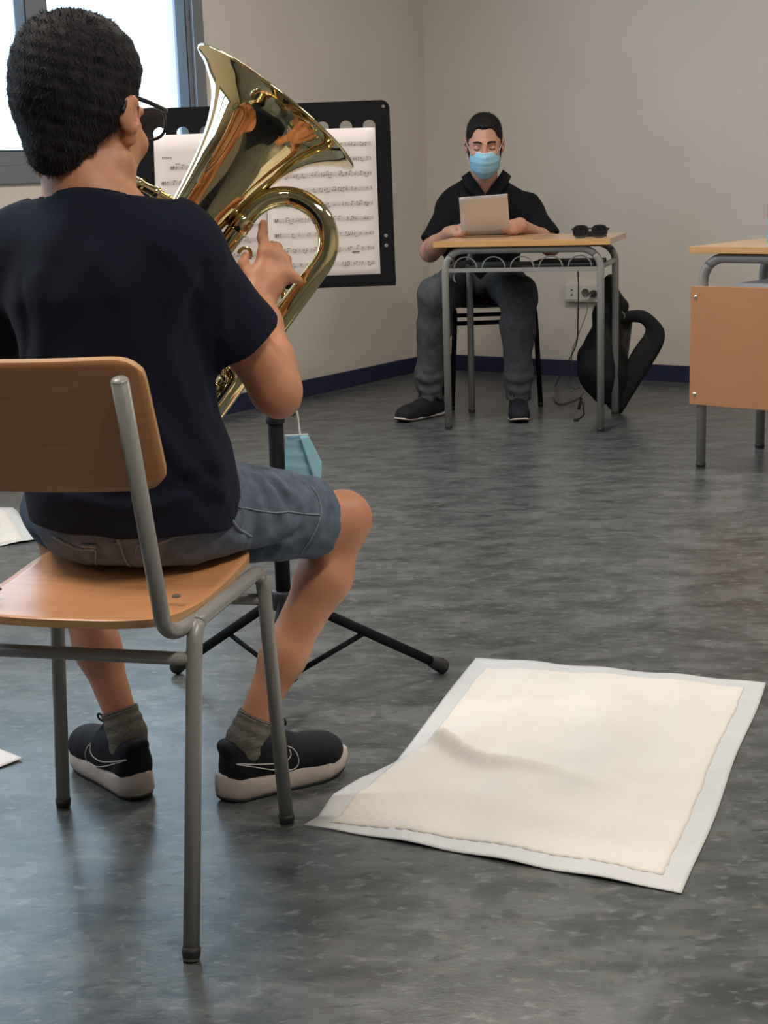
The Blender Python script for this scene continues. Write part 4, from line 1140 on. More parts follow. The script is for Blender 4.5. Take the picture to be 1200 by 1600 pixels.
# ================================================================== THE PLAYER
boy = thing('person', 'seated young person in navy T-shirt and denim shorts playing a brass instrument', 'person', (-0.40, 2.13, 0.0), 0)
r, f, u = heading(15)
O0 = V(-0.402, 2.250, 0)
def B(x, y, z): return O0 + r * x + f * y + u * z
hipC = B(0.012, 0.045, 0.532)
hipR, hipL = hipC + r * 0.080 + f * 0.02, hipC - r * 0.085 + f * 0.02
kneeR, ankR = at(537, 812, 2.515), V(-0.246, 2.430, 0.100)
kneeL, ankL = V(-0.575, 2.56, 0.480), V(-0.455, 2.462, 0.105)
shR, shL = at(282, 390, 2.235), at(28, 392, 2.315)
elR, elL = at(430, 606, 2.315), at(-50, 600, 2.470)
wrR, wrL = at(403, 464, 2.445), at(66, 545, 2.535)
headC = at(127, 191, 2.295)
hfr = heading(21, 7)
HS = 1.12
neckB = at(150, 325, 2.260); neckT = headC + (-hfr[1] * 0.022 - hfr[2] * 0.06) * HS
handR = {'index': [(416, 396, 2.472), (410, 371, 2.486), (411, 349, 2.502)], 'middle': [(428, 398, 2.472), (433, 387, 2.492), (425, 382, 2.518)], 'ring': [(439, 410, 2.472), (447, 406, 2.492), (441, 402, 2.520)], 'little': [(444, 428, 2.462), (456, 433, 2.462), (468, 438, 2.470)], 'thumb': [(391, 436, 2.455), (380, 412, 2.472), (385, 398, 2.495)]}
def palm_and_fingers(S, wrist, wr, fingers, kr, fr_, k=0.008):
    for nme, ch in fingers.items():
        P = [at(*c) if not isinstance(c, np.ndarray) else c for c in ch]
        if nme != 'thumb': S.cap(wrist, P[0], wr, kr, 0.014)
        else: S.cap(wrist, P[0], wr * 0.9, kr, 0.014)
        for a, b_, ra, rb in zip(P[:-1], P[1:], (fr_ * 1.05, fr_ * 0.95), (fr_ * 0.95, fr_ * 0.82)): S.cap(a, b_, ra, rb, k)
    # knuckles tied into one palm
    K = [at(*c[0]) if not isinstance(c[0], np.ndarray) else c[0] for q, c in fingers.items() if q != 'thumb']
    for a, b_ in zip(K[:-1], K[1:]): S.cap(a, b_, kr * 1.02, kr * 1.02, 0.012)
    S.cap(wrist * 0.5 + K[0] * 0.5, wrist * 0.5 + K[3] * 0.5, kr * 1.1, kr * 1.1, 0.02)

S = SDF((-0.84, 2.05, 0.03), (0.07, 2.74, 1.34), 0.0042)
# trunk
S.cap(B(0.01, 0.03, 0.58), B(0.005, 0.0, 0.72), 0.085, 0.100, 0.03, flat=(f, 1.45))
S.cap(B(0, -0.005, 0.72), B(0, 0.0, 0.86), 0.105, 0.125, 0.03, flat=(f, 1.45))
S.cap(shR - r * 0.02, shL + r * 0.02, 0.040, 0.040, 0.05)
S.ell(hipC, (0.122, 0.082, 0.056), np.array([r, f, u]), 0.03)
S.cap(neckB - u * 0.06, neckT, 0.052, 0.047, 0.04)
S.cap(neckB + u * 0.01, (shR + neckB) / 2, 0.040, 0.034, 0.05); S.cap(neckB + u * 0.01, (shL + neckB) / 2, 0.040, 0.034, 0.05)
# legs
for hp, kn_, an, sd in ((hipR, kneeR, ankR, 1), (hipL, kneeL, ankL, -1)):
    S.cap(hp, hp + (kn_ - hp) * 0.7, 0.052, 0.050, 0.02); S.cap(hp + (kn_ - hp) * 0.7, kn_, 0.050, 0.040, 0.02)
    S.ell(kn_ + V(0, 0, 0.004), (0.039, 0.039, 0.042), None, 0.02)
    ax_ = an - kn_; back = nrm(np.cross(np.cross(ax_, f), ax_)) * -1
    c1 = kn_ + ax_ * 0.26 + V(0.010 if sd > 0 else 0.0, 0, 0)
    S.chain([(kn_, 0.0385), (c1, 0.0425), (kn_ + ax_ * 0.62 + back * 0.002, 0.0350), (an, 0.0255), (an - V(0, 0, 0.035), 0.017)], 0.03)
# arms
for sh_, el_, wr_ in ((shR, elR, wrR), (shL, elL, wrL)):
    S.cap(sh_, el_, 0.043, 0.0365, 0.02)
    S.ell(el_, (0.0355, 0.0355, 0.0355), None, 0.015)
    S.ell(el_ - nrm(wr_ - el_) * 0.012 + nrm(el_ - sh_) * 0.014, (0.026, 0.026, 0.026), None, 0.02)
    fa = wr_ - el_
    S.chain([(el_, 0.0345), (el_ + fa * 0.28, 0.0370), (el_ + fa * 0.7, 0.0285), (wr_, 0.0235)], 0.018)
palm_and_fingers(S, wrR, 0.021, handR, 0.0120, 0.0086)
handL = {'index': [(112, 505, 2.550), (135, 498, 2.565), (150, 512, 2.572)], 'middle': [(116, 520, 2.550), (142, 516, 2.565), (156, 530, 2.570)], 'ring': [(116, 535, 2.550), (141, 534, 2.565), (154, 546, 2.570)], 'little': [(112, 548, 2.550), (133, 550, 2.562), (145, 560, 2.566)], 'thumb': [(85, 520, 2.540), (98, 492, 2.535), (115, 480, 2.540)]}
palm_and_fingers(S, wrL, 0.021, handL, 0.0120, 0.0086)
S.crease([(402, 512), (420, 532), (436, 556)], 0.006, -0.005)
hp_, hE = head_sdf(S, headC, hfr, HS)
body = S.mesh('body', 'skin_boy', boy, 1)

# hair: close-cropped sides, thick on top
S = SDF(headC - 0.16, headC + 0.17, 0.0034)
S.ell(hp_(0, -0.013, 0.034), np.array((0.080, 0.100, 0.091)) * HS, hE, 0)
S.ell(hp_(0, -0.010, 0.076), np.array((0.074, 0.088, 0.062)) * HS, hE, 0.03)
S.ell(hp_(0, -0.046, -0.034), np.array((0.046, 0.050, 0.054)) * HS, hE, 0.025)
S.cut(hp_(0, -0.03, -0.030), nrm(hfr[1] * 0.78 - hfr[2] * 0.62), 0.012)
S.cut(hp_(0, 0.070, 0.0), hfr[1], 0.015)
for sx in (-1, 1): S.cut(hp_(sx * 0.060, -0.035, -0.045), nrm(hfr[0] * sx * 0.78 - hfr[2] * 0.60 - hfr[1] * 0.1), 0.014)
rng = np.random.RandomState(3)
S.warp(lambda X, Y, Z: 0.0012 * np.sin(X * 190 + Z * 60) * np.sin(Y * 170 - Z * 90) + 0.0008 * np.sin(Z * 330 + X * 90))
hair = S.mesh('hair', 'hair_boy', boy, 1)
strands(hair, 'hair_boy', 16000, 0.0085, -hfr[2] * 0.8 + hfr[1] * 0.15, hair, 0.28, 4)

# glasses
gl = bpy.data.objects.new('eyeglasses', None); COL.objects.link(gl); wchild(gl, boy)
for sx in (-1, 1):
    wchild(MB().tube(spline([hp_(sx * 0.078, -0.028, 0.006), hp_(sx * 0.079, -0.010, 0.026), hp_(sx * 0.080, 0.02, 0.028), hp_(sx * 0.078, 0.07, 0.026), hp_(sx * 0.074, 0.096, 0.026)], 6), 0.0036, 10, flat=(hfr[0], 0.6)).build('temple', 'blackplastic'), gl)
    ol = [(sx * 0.038 + 0.033 * abs(math.cos(a)) ** 0.75 * np.sign(math.cos(a)), 0.004 + 0.021 * abs(math.sin(a)) ** 0.75 * np.sign(math.sin(a))) for a in np.linspace(0, 2 * math.pi, 28, endpoint=False)]
    wchild(MB().tube([hp_(x, 0.112 - 0.75 * abs(x) ** 1.5, z + 0.006) for x, z in ol], 0.0024, 8, closed=True).build('rim', 'blackplastic'), gl)
    ringp = [hp_(x, 0.112 - 0.75 * abs(x) ** 1.5, z + 0.006) for x, z in ol]; cc = hp_(sx * 0.038, 0.1080, 0.010)
    wchild(MB().add([cc] + ringp, [(0, i + 1, (i + 1) % len(ringp) + 1) for i in range(len(ringp))]).build('lens', 'lens'), gl)
wchild(MB().tube([hp_(-0.008, 0.1155, 0.010), hp_(0, 0.119, 0.013), hp_(0.008, 0.1155, 0.010)], 0.0024, 8).build('bridge', 'blackplastic'), gl)

# T-shirt
S = SDF((-0.84, 2.05, 0.46), (0.0, 2.62, 1.10), 0.0042)
for sh_, el_ in ((shR, elR), (shL, elL)):
    e = el_ - sh_
    S.cap(sh_, sh_ + e * 0.80, 0.0525, 0.0680, 0.03)
    n = nrm(e)
    hem = sh_ + e * 0.635
    bl = np.minimum(hem, el_) - 0.085; bh = np.maximum(hem, el_) + 0.085
    if sh_ is shR:
        S.cut(hem, nrm(n + V(-0.10, 0, 0.16)), 0.002, lo=bl, hi=bh)
    else: S.cut(hem, n, 0.002, lo=bl, hi=bh)
    S.cap(sh_ + e * 0.45, el_, 0.040, 0.052, 0.004, op='sub')
S.cap(B(0.014, 0.022, 0.540), B(0.014, 0.012, 0.600), 0.161, 0.153, 0.03, flat=(f, 1.40))
S.cap(B(0.014, 0.012, 0.600), B(0.008, 0.000, 0.74), 0.153, 0.127, 0.05, flat=(f, 1.42))
S.cap(B(0.008, 0.000, 0.74), B(0.002, 0.004, 0.865), 0.127, 0.156, 0.05, flat=(f, 1.42))
S.cap(shR - r * 0.018 + u * 0.002, shL + r * 0.018 + u * 0.002, 0.049, 0.049, 0.07)
S.cap(neckB - u * 0.050, (shR + neckB) / 2 - u * 0.012, 0.052, 0.044, 0.06); S.cap(neckB - u * 0.050, (shL + neckB) / 2 - u * 0.014, 0.052, 0.044, 0.06)
S.cap(neckB - u * 0.06, neckB + u * 0.020, 0.082, 0.067, 0.04, flat=(f, 1.05))
# belly rolls over the waist and the blouse over the right hip
S.cut(B(0, -0.10, 0.524), nrm(V(-0.03, 0.0, -1)), 0.003, hi=(0.2, 3, 0.66))
S.cap(neckB - u * 0.04, neckT, 0.0575, 0.060, 0.004, op='sub')
S.cut(neckB + u * 0.008, nrm(u * 1.0 + f * 0.30), 0.004, lo=neckB - 0.10, hi=neckB + 0.12)
for pix, w, am in (([(322, 420), (304, 490), (322, 560), (336, 640)], 0.010, -0.007), ([(285, 440), (262, 540), (300, 650), (345, 735)], 0.016, 0.006),
                   ([(210, 620), (280, 720), (350, 772)], 0.012, 0.006), ([(190, 640), (262, 735), (330, 790)], 0.010, -0.005), ([(110, 775), (210, 795), (310, 775)], 0.010, 0.006),
                   ([(105, 758), (200, 775), (330, 742)], 0.009, -0.006), ([(352, 400), (342, 470), (352, 530)], 0.010, 0.005), ([(60, 430), (68, 540), (58, 640)], 0.014, 0.004),
                   ([(30, 440), (42, 520), (36, 600)], 0.010, -0.004), ([(150, 400), (205, 490), (235, 590)], 0.018, 0.004), ([(240, 380), (290, 420), (320, 470)], 0.012, 0.004)):
    S.crease(pix, w, am)
S.warp(lambda X, Y, Z: 0.0014 * np.sin(X * 37 + Z * 23) * np.sin(Z * 41 + Y * 29) + 0.0008 * np.sin(X * 83 - Z * 61))
shirt = S.mesh('t_shirt', 'navy', boy, 2)
nb = []
rn, fn, un = r, f, nrm(u * 1.0 + f * 0.30)
for a in np.linspace(0, 2 * math.pi, 40, endpoint=False):
    d = rn * math.cos(a) * 0.0640 + nrm(f - un * (f @ un)) * math.sin(a) * 0.0630
    nb.append(neckB + u * 0.003 + d)
wchild(MB().tube(nb, 0.0075, 10, closed=True, flat=(nrm(u), 1.3)).build('neckband', 'navy'), shirt)

# denim shorts
S = SDF((-0.84, 2.03, 0.38), (0.07, 2.72, 0.70), 0.0042)
S.ell(hipC + V(0.0, -0.008, 0.0), (0.152, 0.112, 0.094), np.array([r, f, u]), 0)
S.cap(hipC - r * 0.05 + V(0, -0.004, -0.005), hipC + r * 0.055 + V(0, -0.004, -0.005), 0.086, 0.086, 0.04)
for hp, kn_ in ((hipR, kneeR), (hipL, kneeL)):
    e = kn_ - hp
    S.cap(hp, hp + e * 0.98, 0.088, 0.0640, 0.04)
    hm = hp + e * 0.785
    tl = nrm(nrm(e) + V(0.0, 0, 0.10))
    S.cut(hm, tl, 0.002, lo=np.minimum(hm, kn_) - 0.09, hi=np.maximum(hm, kn_) + 0.09)
    S.cap(hp + e * 0.72, kn_ + e * 0.2, 0.050, 0.0570, 0.003, op='sub')
S.sub_slab(V(-0.4193, 2.1294, 0), V(math.cos(0.2412), -math.sin(0.2412), 0), V(math.sin(0.2412), math.cos(0.2412), 0), 0.185, 0.255, 0.4645, 0.012)
S.cut(hipC + u * 0.085, u, 0.02)
for pix, w, am in (([(388, 744), (408, 765), (420, 795)], 0.007, -0.013), ([(416, 744), (436, 766), (450, 792)], 0.006, -0.013), ([(372, 750), (384, 775), (388, 830)], 0.008, -0.011),
                   ([(402, 742), (424, 764), (438, 796)], 0.007, 0.009), ([(430, 746), (450, 768), (468, 788)], 0.008, 0.008), ([(376, 790), (382, 820), (376, 850)], 0.007, 0.008),
                   ([(400, 800), (402, 830), (396, 855)], 0.007, -0.009), ([(470, 830), (440, 852), (414, 866)], 0.008, -0.009), ([(330, 850), (350, 835), (366, 812)], 0.006, 0.004), ([(494, 761), (506, 780), (508, 806), (496, 838), (474, 868)], 0.0045, 0.004)):
    S.crease(pix, w, am)
S.warp(lambda X, Y, Z: 0.0014 * np.sin(X * 61 + Y * 33) * np.sin(Z * 71 - X * 21) + 0.0007 * np.sin(X * 150 + Z * 130))
shorts = S.mesh('shorts', 'denim', boy, 1)
tr = bvh(shorts)
def seam(name, pix, rad, m='denim_seam', par=shorts, tree=None, lift=0.0):
    q = np.array(onto(tree or tr, [tuple(x) for x in spline(np.array(pix, float), 6)], lift + 0.0008))
    return wchild(MB().tube(q, rad, 6).build(name, m), par)
seam('side_seam', [(372, 792), (400, 797), (425, 801), (450, 800), (480, 803), (499, 804)], 0.0014)
seam('back_seam', [(188, 842), (190, 858), (197, 876), (206, 888)], 0.0018)
seam('pocket_edge', [(84, 838), (110, 852), (128, 858), (150, 858)], 0.0024)
seam('pocket_edge', [(248, 848), (275, 838), (300, 826)], 0.0024)
seam('pocket_side', [(150, 858), (150, 875), (149, 888)], 0.0018)
seam('belt_loop', [(128, 852), (152, 853)], 0.0035); seam('belt_loop', [(183, 836), (187, 850)], 0.0035)
seam('hem_stitch', [(486, 760), (498, 780), (500, 806), (488, 838), (468, 866)], 0.0013)
seam('pocket_rivets', [(362, 812), (372, 826), (392, 838)], 0.0022)

# socks and shoes
for an, kn_ in ((ankR, kneeR), (ankL, kneeL)):
    ax_ = nrm(kn_ - an)
    fw = nrm(V(0.205, 0.125, 0)) if an is ankR else nrm(V(-0.60, 0.80, 0))
    sp_ = spline(np.array([np.append(V(an[0], an[1], 0.050) + fw * 0.004, 0.0290), np.append(V(an[0], an[1], 0.072), 0.0330), np.append(an - ax_ * 0.004, 0.0345), np.append(an + ax_ * 0.018, 0.0335), np.append(an + ax_ * 0.036, 0.0325), np.append(an + ax_ * 0.041, 0.0330), np.append(an + ax_ * 0.043, 0.0310), np.append(an + ax_ * 0.0425, 0.0275)]), 5)
    wchild(MB().tube(sp_[:, :3], sp_[:, 3] * (1 + 0.025 * np.sin(np.arange(len(sp_)) * 1.3)), 32).build('sock', 'sock'), boy)
shoeR, pR = shoe(boy, V(-0.290, 2.402, 0), (0.205, 0.125), 0.238, 0.0, 0.038, 'shoeblack')
shoeL, pL = shoe(boy, V(-0.425, 2.418, 0), (-0.60, 0.80), 0.240, 0.0, 0.038, 'shoeblack', mirror=-1)
def logo(sh_, pix):
    t_ = bvh(sh_); q = np.array(onto(t_, [tuple(x) for x in spline(np.array(pix, float), 6)], 0.0006))
    return wchild(MB().tube(q, 0.0011, 6).build('swoosh_outline', 'swoosh'), sh_)
logo(shoeR, [(449, 1166), (459, 1171), (466, 1185), (464, 1197), (453, 1203), (430, 1203), (400, 1199), (369, 1194), (400, 1194.5), (430, 1193), (447, 1189), (454, 1180), (452, 1171)])
logo(shoeL, [(142, 1161), (135, 1172), (135, 1185), (141, 1195), (152, 1198), (170, 1196), (198, 1187.5), (180, 1190), (160, 1190), (148, 1184), (142, 1175), (142, 1164)])
for sh_, p_, sg_ in ((shoeR, pR, 1), (shoeL, pL, -1)):
    for k_ in range(5):
        y = 0.118 + 0.013 * k_; z = 0.038 + 0.067 - 0.0085 * k_ - (0.004 if k_ > 2 else 0)
        wchild(MB().tube(spline([p_(-0.022, y + 0.004, z - 0.012), p_(0, y, z + 0.001), p_(0.022, y + 0.004, z - 0.012)], 5), 0.0024, 8).build('lace', 'rubber'), sh_)
    for q in (-1, 1):
        wchild(MB().tube(spline([p_(0, 0.118, 0.104), p_(q * 0.012, 0.116, 0.122), p_(q * 0.020, 0.122, 0.128), p_(q * 0.016, 0.128, 0.116), p_(0.002 * q, 0.121, 0.105)], 5), 0.0020, 8).build('lace_bow', 'rubber'), sh_)

# ================================================================== THE READER
man = thing('person', 'seated reader in black polo shirt, grey trousers and blue surgical mask behind the desk', 'person', (0.47, 6.82, 0.0), 0)
r, f, u = heading(184)
MO = V(0.475, 6.83, 0)
def MM(x, y, z): return MO + r * x + f * y + u * z
mh = heading(184, 14); MS = 1.03
mhead = at(757, 226, 6.665)
mhipR, mhipL = V(0.365, 6.80, 0.535), V(0.565, 6.79, 0.535)
mknR, mknL = V(0.252, 6.415, 0.520), V(0.590, 6.375, 0.515)
manR, manL = V(0.212, 6.465, 0.115), V(0.588, 6.385, 0.115)
mshR, mshL = at(708, 326, 6.80), at(823, 326, 6.79)
melR, melL = V(0.238, 6.715, 0.690), V(0.765, 6.700, 0.700)
mwrR, mwrL = V(0.312, 6.505, 0.772), V(0.610, 6.470, 0.800)
mneck = at(757, 292, 6.775); mneckT = mhead + (-mh[1] * 0.03 - mh[2] * 0.07)
bot = V(0.455, 6.43, 0.789)
hR = {'index': [V(0.330, 6.462, 0.792), V(0.352, 6.425, 0.795), V(0.372, 6.418, 0.796)], 'middle': [V(0.334, 6.455, 0.780), V(0.356, 6.418, 0.780), V(0.378, 6.412, 0.779)], 'ring': [V(0.330, 6.455, 0.774), V(0.348, 6.420, 0.772), V(0.368, 6.412, 0.771)], 'little': [V(0.325, 6.460, 0.772), V(0.338, 6.432, 0.770), V(0.352, 6.424, 0.769)], 'thumb': [V(0.335, 6.480, 0.798), V(0.362, 6.462, 0.806), V(0.382, 6.452, 0.804)]}
hL = {'index': [V(0.582, 6.440, 0.806), V(0.556, 6.412, 0.806), V(0.536, 6.405, 0.806)], 'middle': [V(0.580, 6.432, 0.795), V(0.552, 6.405, 0.792), V(0.530, 6.400, 0.790)], 'ring': [V(0.582, 6.432, 0.785), V(0.558, 6.405, 0.781), V(0.538, 6.400, 0.779)], 'little': [V(0.588, 6.436, 0.777), V(0.568, 6.414, 0.773), V(0.552, 6.408, 0.771)], 'thumb': [V(0.580, 6.458, 0.812), V(0.552, 6.448, 0.816), V(0.532, 6.440, 0.813)]}
S = SDF((0.10, 6.28, 0.03), (0.92, 7.02, 1.30), 0.0052)
S.cap(MM(0, 0, 0.56), MM(0, 0.02, 0.74), 0.135, 0.135, 0.04, flat=(f, 1.4))
S.cap(MM(0, 0.02, 0.74), MM(0, 0.02, 0.84), 0.135, 0.150, 0.04, flat=(f, 1.4))
S.cap(mshR, mshL, 0.05, 0.05, 0.05)
S.cap(mneck - u * 0.06, mneckT, 0.057, 0.055, 0.02)
for hp, kn_, an in ((mhipR, mknR, manR), (mhipL, mknL, manL)):
    S.chain([(hp, 0.080), (kn_, 0.055), (an, 0.035), (an - V(0, 0, 0.05), 0.033)], 0.03)
for a, b_, c in ((mshR, melR, mwrR), (mshL, melL, mwrL)):
    S.cap(a, b_, 0.050, 0.044, 0.02); S.chain([(b_, 0.042), (b_ + (c - b_) * 0.35, 0.043), (c, 0.027)], 0.02)
palm_and_fingers(S, mwrR, 0.024, hR, 0.0125, 0.0092, 0.007); palm_and_fingers(S, mwrL, 0.024, hL, 0.0125, 0.0092, 0.007)
qp, qE = head_sdf(S, mhead, mh, MS)
S.mesh('body', 'skin_man', man, 1)
# hair: short, dark, receding at the temples; eyebrows and lashes
S = SDF(mhead - 0.16, mhead + 0.17, 0.0040)
S.ell(qp(0, -0.013, 0.030), np.array((0.0740, 0.0935, 0.0860)) * MS, qE, 0)
S.ell(qp(0, -0.016, 0.070), np.array((0.060, 0.074, 0.054)) * MS, qE, 0.03)
S.ell(qp(0, -0.05, -0.03), np.array((0.056, 0.05, 0.055)) * MS, qE, 0.03)
for sx in (-1, 0, 1): S.ell(qp(sx * 0.026, 0.112 - 0.012 * abs(sx), 0.034), np.array((0.036, 0.070, 0.062)) * MS, qE, 0.003, 'sub')
S.cut(qp(0, 0.012, 0.0), nrm(mh[1] * 0.75 - mh[2] * 0.65), 0.006, hi=mhead + V(0.2, 0.2, 0.02))
S.warp(lambda X, Y, Z: 0.0012 * np.sin(X * 200 + Z * 60) * np.sin(Y * 170 - Z * 190))
mhair = S.mesh('hair', 'hair_man', man, 1)
strands(mhair, 'hair_man', 9000, 0.007, mh[1] * 0.5 + mh[2] * 0.3, mhair, 0.5, 9)
for s in (-1, 1):
    wchild(MB().tube(spline([qp(s * 0.011, 0.1005, 0.027), qp(s * 0.026, 0.0985, 0.033), qp(s * 0.046, 0.084, 0.029)], 6), [0.0042] * 6 + [0.0038] * 6 + [0.0022], 8, flat=(mh[1], 0.7)).build('eyebrow', 'hair_man'), man)
    wchild(MB().tube(spline([qp(s * 0.020, 0.0915, 0.004), qp(s * 0.031, 0.0935, 0.001), qp(s * 0.043, 0.0870, 0.003)], 6), 0.0016, 8).build('eyelashes', 'hair_man'), man)
    wchild(MB().tube(spline([qp(s * 0.069, 0.025, 0.01), qp(s * 0.068, 0.028, -0.02), qp(s * 0.061, 0.030, -0.05)], 5), 0.006, 8, flat=(mh[0], 0.4)).build('sideburn', 'hair_man'), man)
# surgical mask
mk = bpy.data.objects.new('surgical_mask', None); COL.objects.link(mk); wchild(mk, man)
a_, b_ = 25, 25; P = np.zeros((a_, b_, 3))
for i in range(a_):
    for j in range(b_):
        x = -1 + 2 * i / (a_ - 1); v = j / (b_ - 1)
        hw = np.interp(v, [0, 0.35, 0.75, 1], [0.060, 0.064, 0.060, 0.040])
        fz = np.interp(v, [0, 0.12, 0.35, 0.7, 1.0], [0.108, 0.122, 0.124, 0.114, 0.088])
        fy = fz - (0.060 - 0.012 * v) * abs(x) ** 2.2 - (0.022 * math.exp(-(abs(x) / 0.28) ** 2) * -0.35 * (1 - v))
        z = np.interp(v, [0, 1], [-0.004, -0.124]) + 0.012 * x * x * (1 if v > 0.5 else -0.4) * abs(2 * v - 1) - 0.006 * (1 - x * x) * (1 - v)
        pleat = 0.0022 * (1 - abs(x)) * (math.fmod(v * 5.0, 1.0) - 0.5)
        P[i, j] = qp(hw * x, fy + pleat, z)
mkp = wchild(fix_normals(MB().grid(P, 0.0015).build('mask_panel', 'mask_blue')), mk)
wchild(MB().tube([P[i, 0] for i in range(a_)], 0.0022, 8).build('nose_band', 'mask_white'), mk)
for s, i in ((-1, 0), (1, a_ - 1)):
    wchild(MB().tube(spline([P[i, 1], qp(s * 0.074, 0.02, 0.012), qp(s * 0.080, -0.02, 0.020), qp(s * 0.078, -0.022, -0.02), qp(s * 0.068, 0.02, -0.06), P[i, b_ - 4]], 6), 0.0013, 6).build('ear_loop', 'elastic'), mk)
# polo shirt
S = SDF((0.10, 6.50, 0.50), (0.92, 7.02, 1.06), 0.0052)
S.cap(MM(0, 0.0, 0.565), MM(0, 0.02, 0.73), 0.165, 0.160, 0.04, flat=(f, 1.32))
S.cap(MM(0, 0.02, 0.73), MM(0, 0.02, 0.845), 0.160, 0.172, 0.05, flat=(f, 1.32))
S.cap(mshR, mshL, 0.060, 0.060, 0.07)
S.cap(mneck - u * 0.045, (mneck + mshR) / 2 - u * 0.008, 0.060, 0.055, 0.05); S.cap(mneck - u * 0.045, (mneck + mshL) / 2 - u * 0.008, 0.060, 0.055, 0.05)
for a, b2 in ((mshR, melR), (mshL, melL)):
    e = b2 - a
    S.cap(a, a + e * 0.95, 0.062, 0.067, 0.04)
    hm = a + e * 0.80
    S.cut(hm, nrm(nrm(e) - V(0, 0, 0.25)), 0.002, lo=np.minimum(hm, b2) - 0.08, hi=np.maximum(hm, b2) + 0.08)
    S.cap(a + e * 0.6, b2, 0.05, 0.056, 0.003, op='sub')
S.cap(mneck - u * 0.06, mneck + u * 0.020, 0.100, 0.074, 0.035)
S.cap(mneck - u * 0.05, mneckT, 0.062, 0.061, 0.004, op='sub')
S.cut(mneck + u * 0.008, nrm(u + f * 0.55), 0.003, lo=mneck - 0.11, hi=mneck + 0.12)
vtip = at(757, 302, 6.67)
S.cap(vtip, vtip + u * 0.07, 0.004, 0.040, 0.004, flat=(f, 0.40), op='sub')
S.warp(lambda X, Y, Z: 0.002 * np.sin(X * 31 + Z * 27) * np.sin(Z * 37 + Y * 19) + 0.001 * np.sin(X * 73 - Z * 51))
polo = S.mesh('polo_shirt', 'blackcotton', man, 1)
pt = bvh(polo)
for inn_, out_ in (([(735, 268, 6.780), (739, 276, 6.725), (747, 288, 6.685), (757, 302, 6.655)], [(722, 277, 6.790), (726, 288, 6.740), (735, 300, 6.690), (747, 312, 6.655)]),
                   ([(786, 265, 6.780), (780, 274, 6.720), (771, 287, 6.685), (759, 302, 6.655)], [(799, 275, 6.790), (794, 286, 6.735), (785, 299, 6.690), (771, 312, 6.655)])):
    A_ = spline([at(*q) for q in inn_], 5); C_ = spline([at(*q) for q in out_], 5)
    P = np.array([[A_[i] * (1 - j / 5) + C_[i] * (j / 5) + V(0, -0.006 * math.sin(j / 5 * 3.1), 0) for j in range(6)] for i in range(len(A_))])
    wchild(fix_normals(MB().grid(P, 0.004).build('collar', 'blackcotton')), polo)
# trousers
S = SDF((0.08, 6.26, 0.06), (0.92, 7.02, 0.70), 0.0052)
S.ell(MM(0.01, -0.01, 0.545), (0.185, 0.135, 0.105), np.array([r, f, u]), 0)
for hp, kn_, an in ((mhipR, mknR, manR), (mhipL, mknL, manL)):
    bk = V(0, 0.012, 0)
    S.chain([(hp, 0.098), (kn_, 0.076), (kn_ + (an - kn_) * 0.35 + bk, 0.068), (an + V(0, 0, 0.06), 0.056), (an - V(0, 0, 0.035), 0.054)], 0.04)
    S.cut(an - V(0, 0, 0.045), V(0, 0, -1), 0.003, lo=an - 0.12, hi=an + V(0.12, 0.12, 0.05))
    S.cap(an + V(0, 0, 0.0), an - V(0, 0, 0.10), 0.046, 0.046, 0.002, op='sub')
    for dz, am in ((0.000, 0.006), (0.028, -0.006), (0.052, 0.006), (0.078, -0.005)):
        c = an + V(0, 0, dz)
        S.ridge([c + V(-0.07, -0.04, 0.012), c + V(0, -0.065, -0.006), c + V(0.07, -0.04, 0.010)], 0.011, am)
    S.ridge([kn_ + V(-0.05, -0.06, 0.05), kn_ + V(0.0, -0.02, 0.075), kn_ + V(0.05, 0.08, 0.075)], 0.012, -0.005)
    S.ridge([kn_ + V(0.06, 0.0, 0.04), kn_ + V(0.03, 0.12, 0.07), kn_ + V(-0.03, 0.22, 0.085)], 0.012, 0.006)
S.cut(V(0, 0, 0.4645), V(0, 0, -1), 0.02, lo=(0.28, 6.62, 0.3))
S.cut(V(0, 0, 0.62), V(0, 0, 1), 0.02)
S.warp(lambda X, Y, Z: 0.0022 * np.sin(X * 51 + Y * 33) * np.sin(Z * 47 - X * 21) + 0.001 * np.sin(X * 110 + Z * 90))
S.mesh('trousers', 'greytrouser', man, 1)
d1_ = atz(622, 661) - V(0.262, 6.468, 0)
shoe(man, V(0.268, 6.505, 0), (-0.175, -0.165), 0.275, 0.0, 0.020, 'shoeblack', low=True)
shoe(man, V(0.590, 6.470, 0), (-0.012, -0.27), 0.275, 0.0, 0.020, 'shoeblack', low=True)

# the sheet he reads, tilted away from him
c00, c10 = at(721, 372, 6.425), at(797, 369, 6.425); t00, t10 = at(717, 309, 6.215), at(793, 303, 6.195)
c00[2] = max(c00[2], 0.768); c10[2] = max(c10[2], 0.768)
P = quad_grid(c00, c10, t10, t00, 10)
for i in range(10):
    for j in range(10): P[i, j, 2] += 0.006 * math.sin(j / 9 * 3.1)
pp = sheet('paper_sheet', 'white sheet of paper held up in both hands by the masked reader', 'paper', P, 0.0006, 'paper_back')

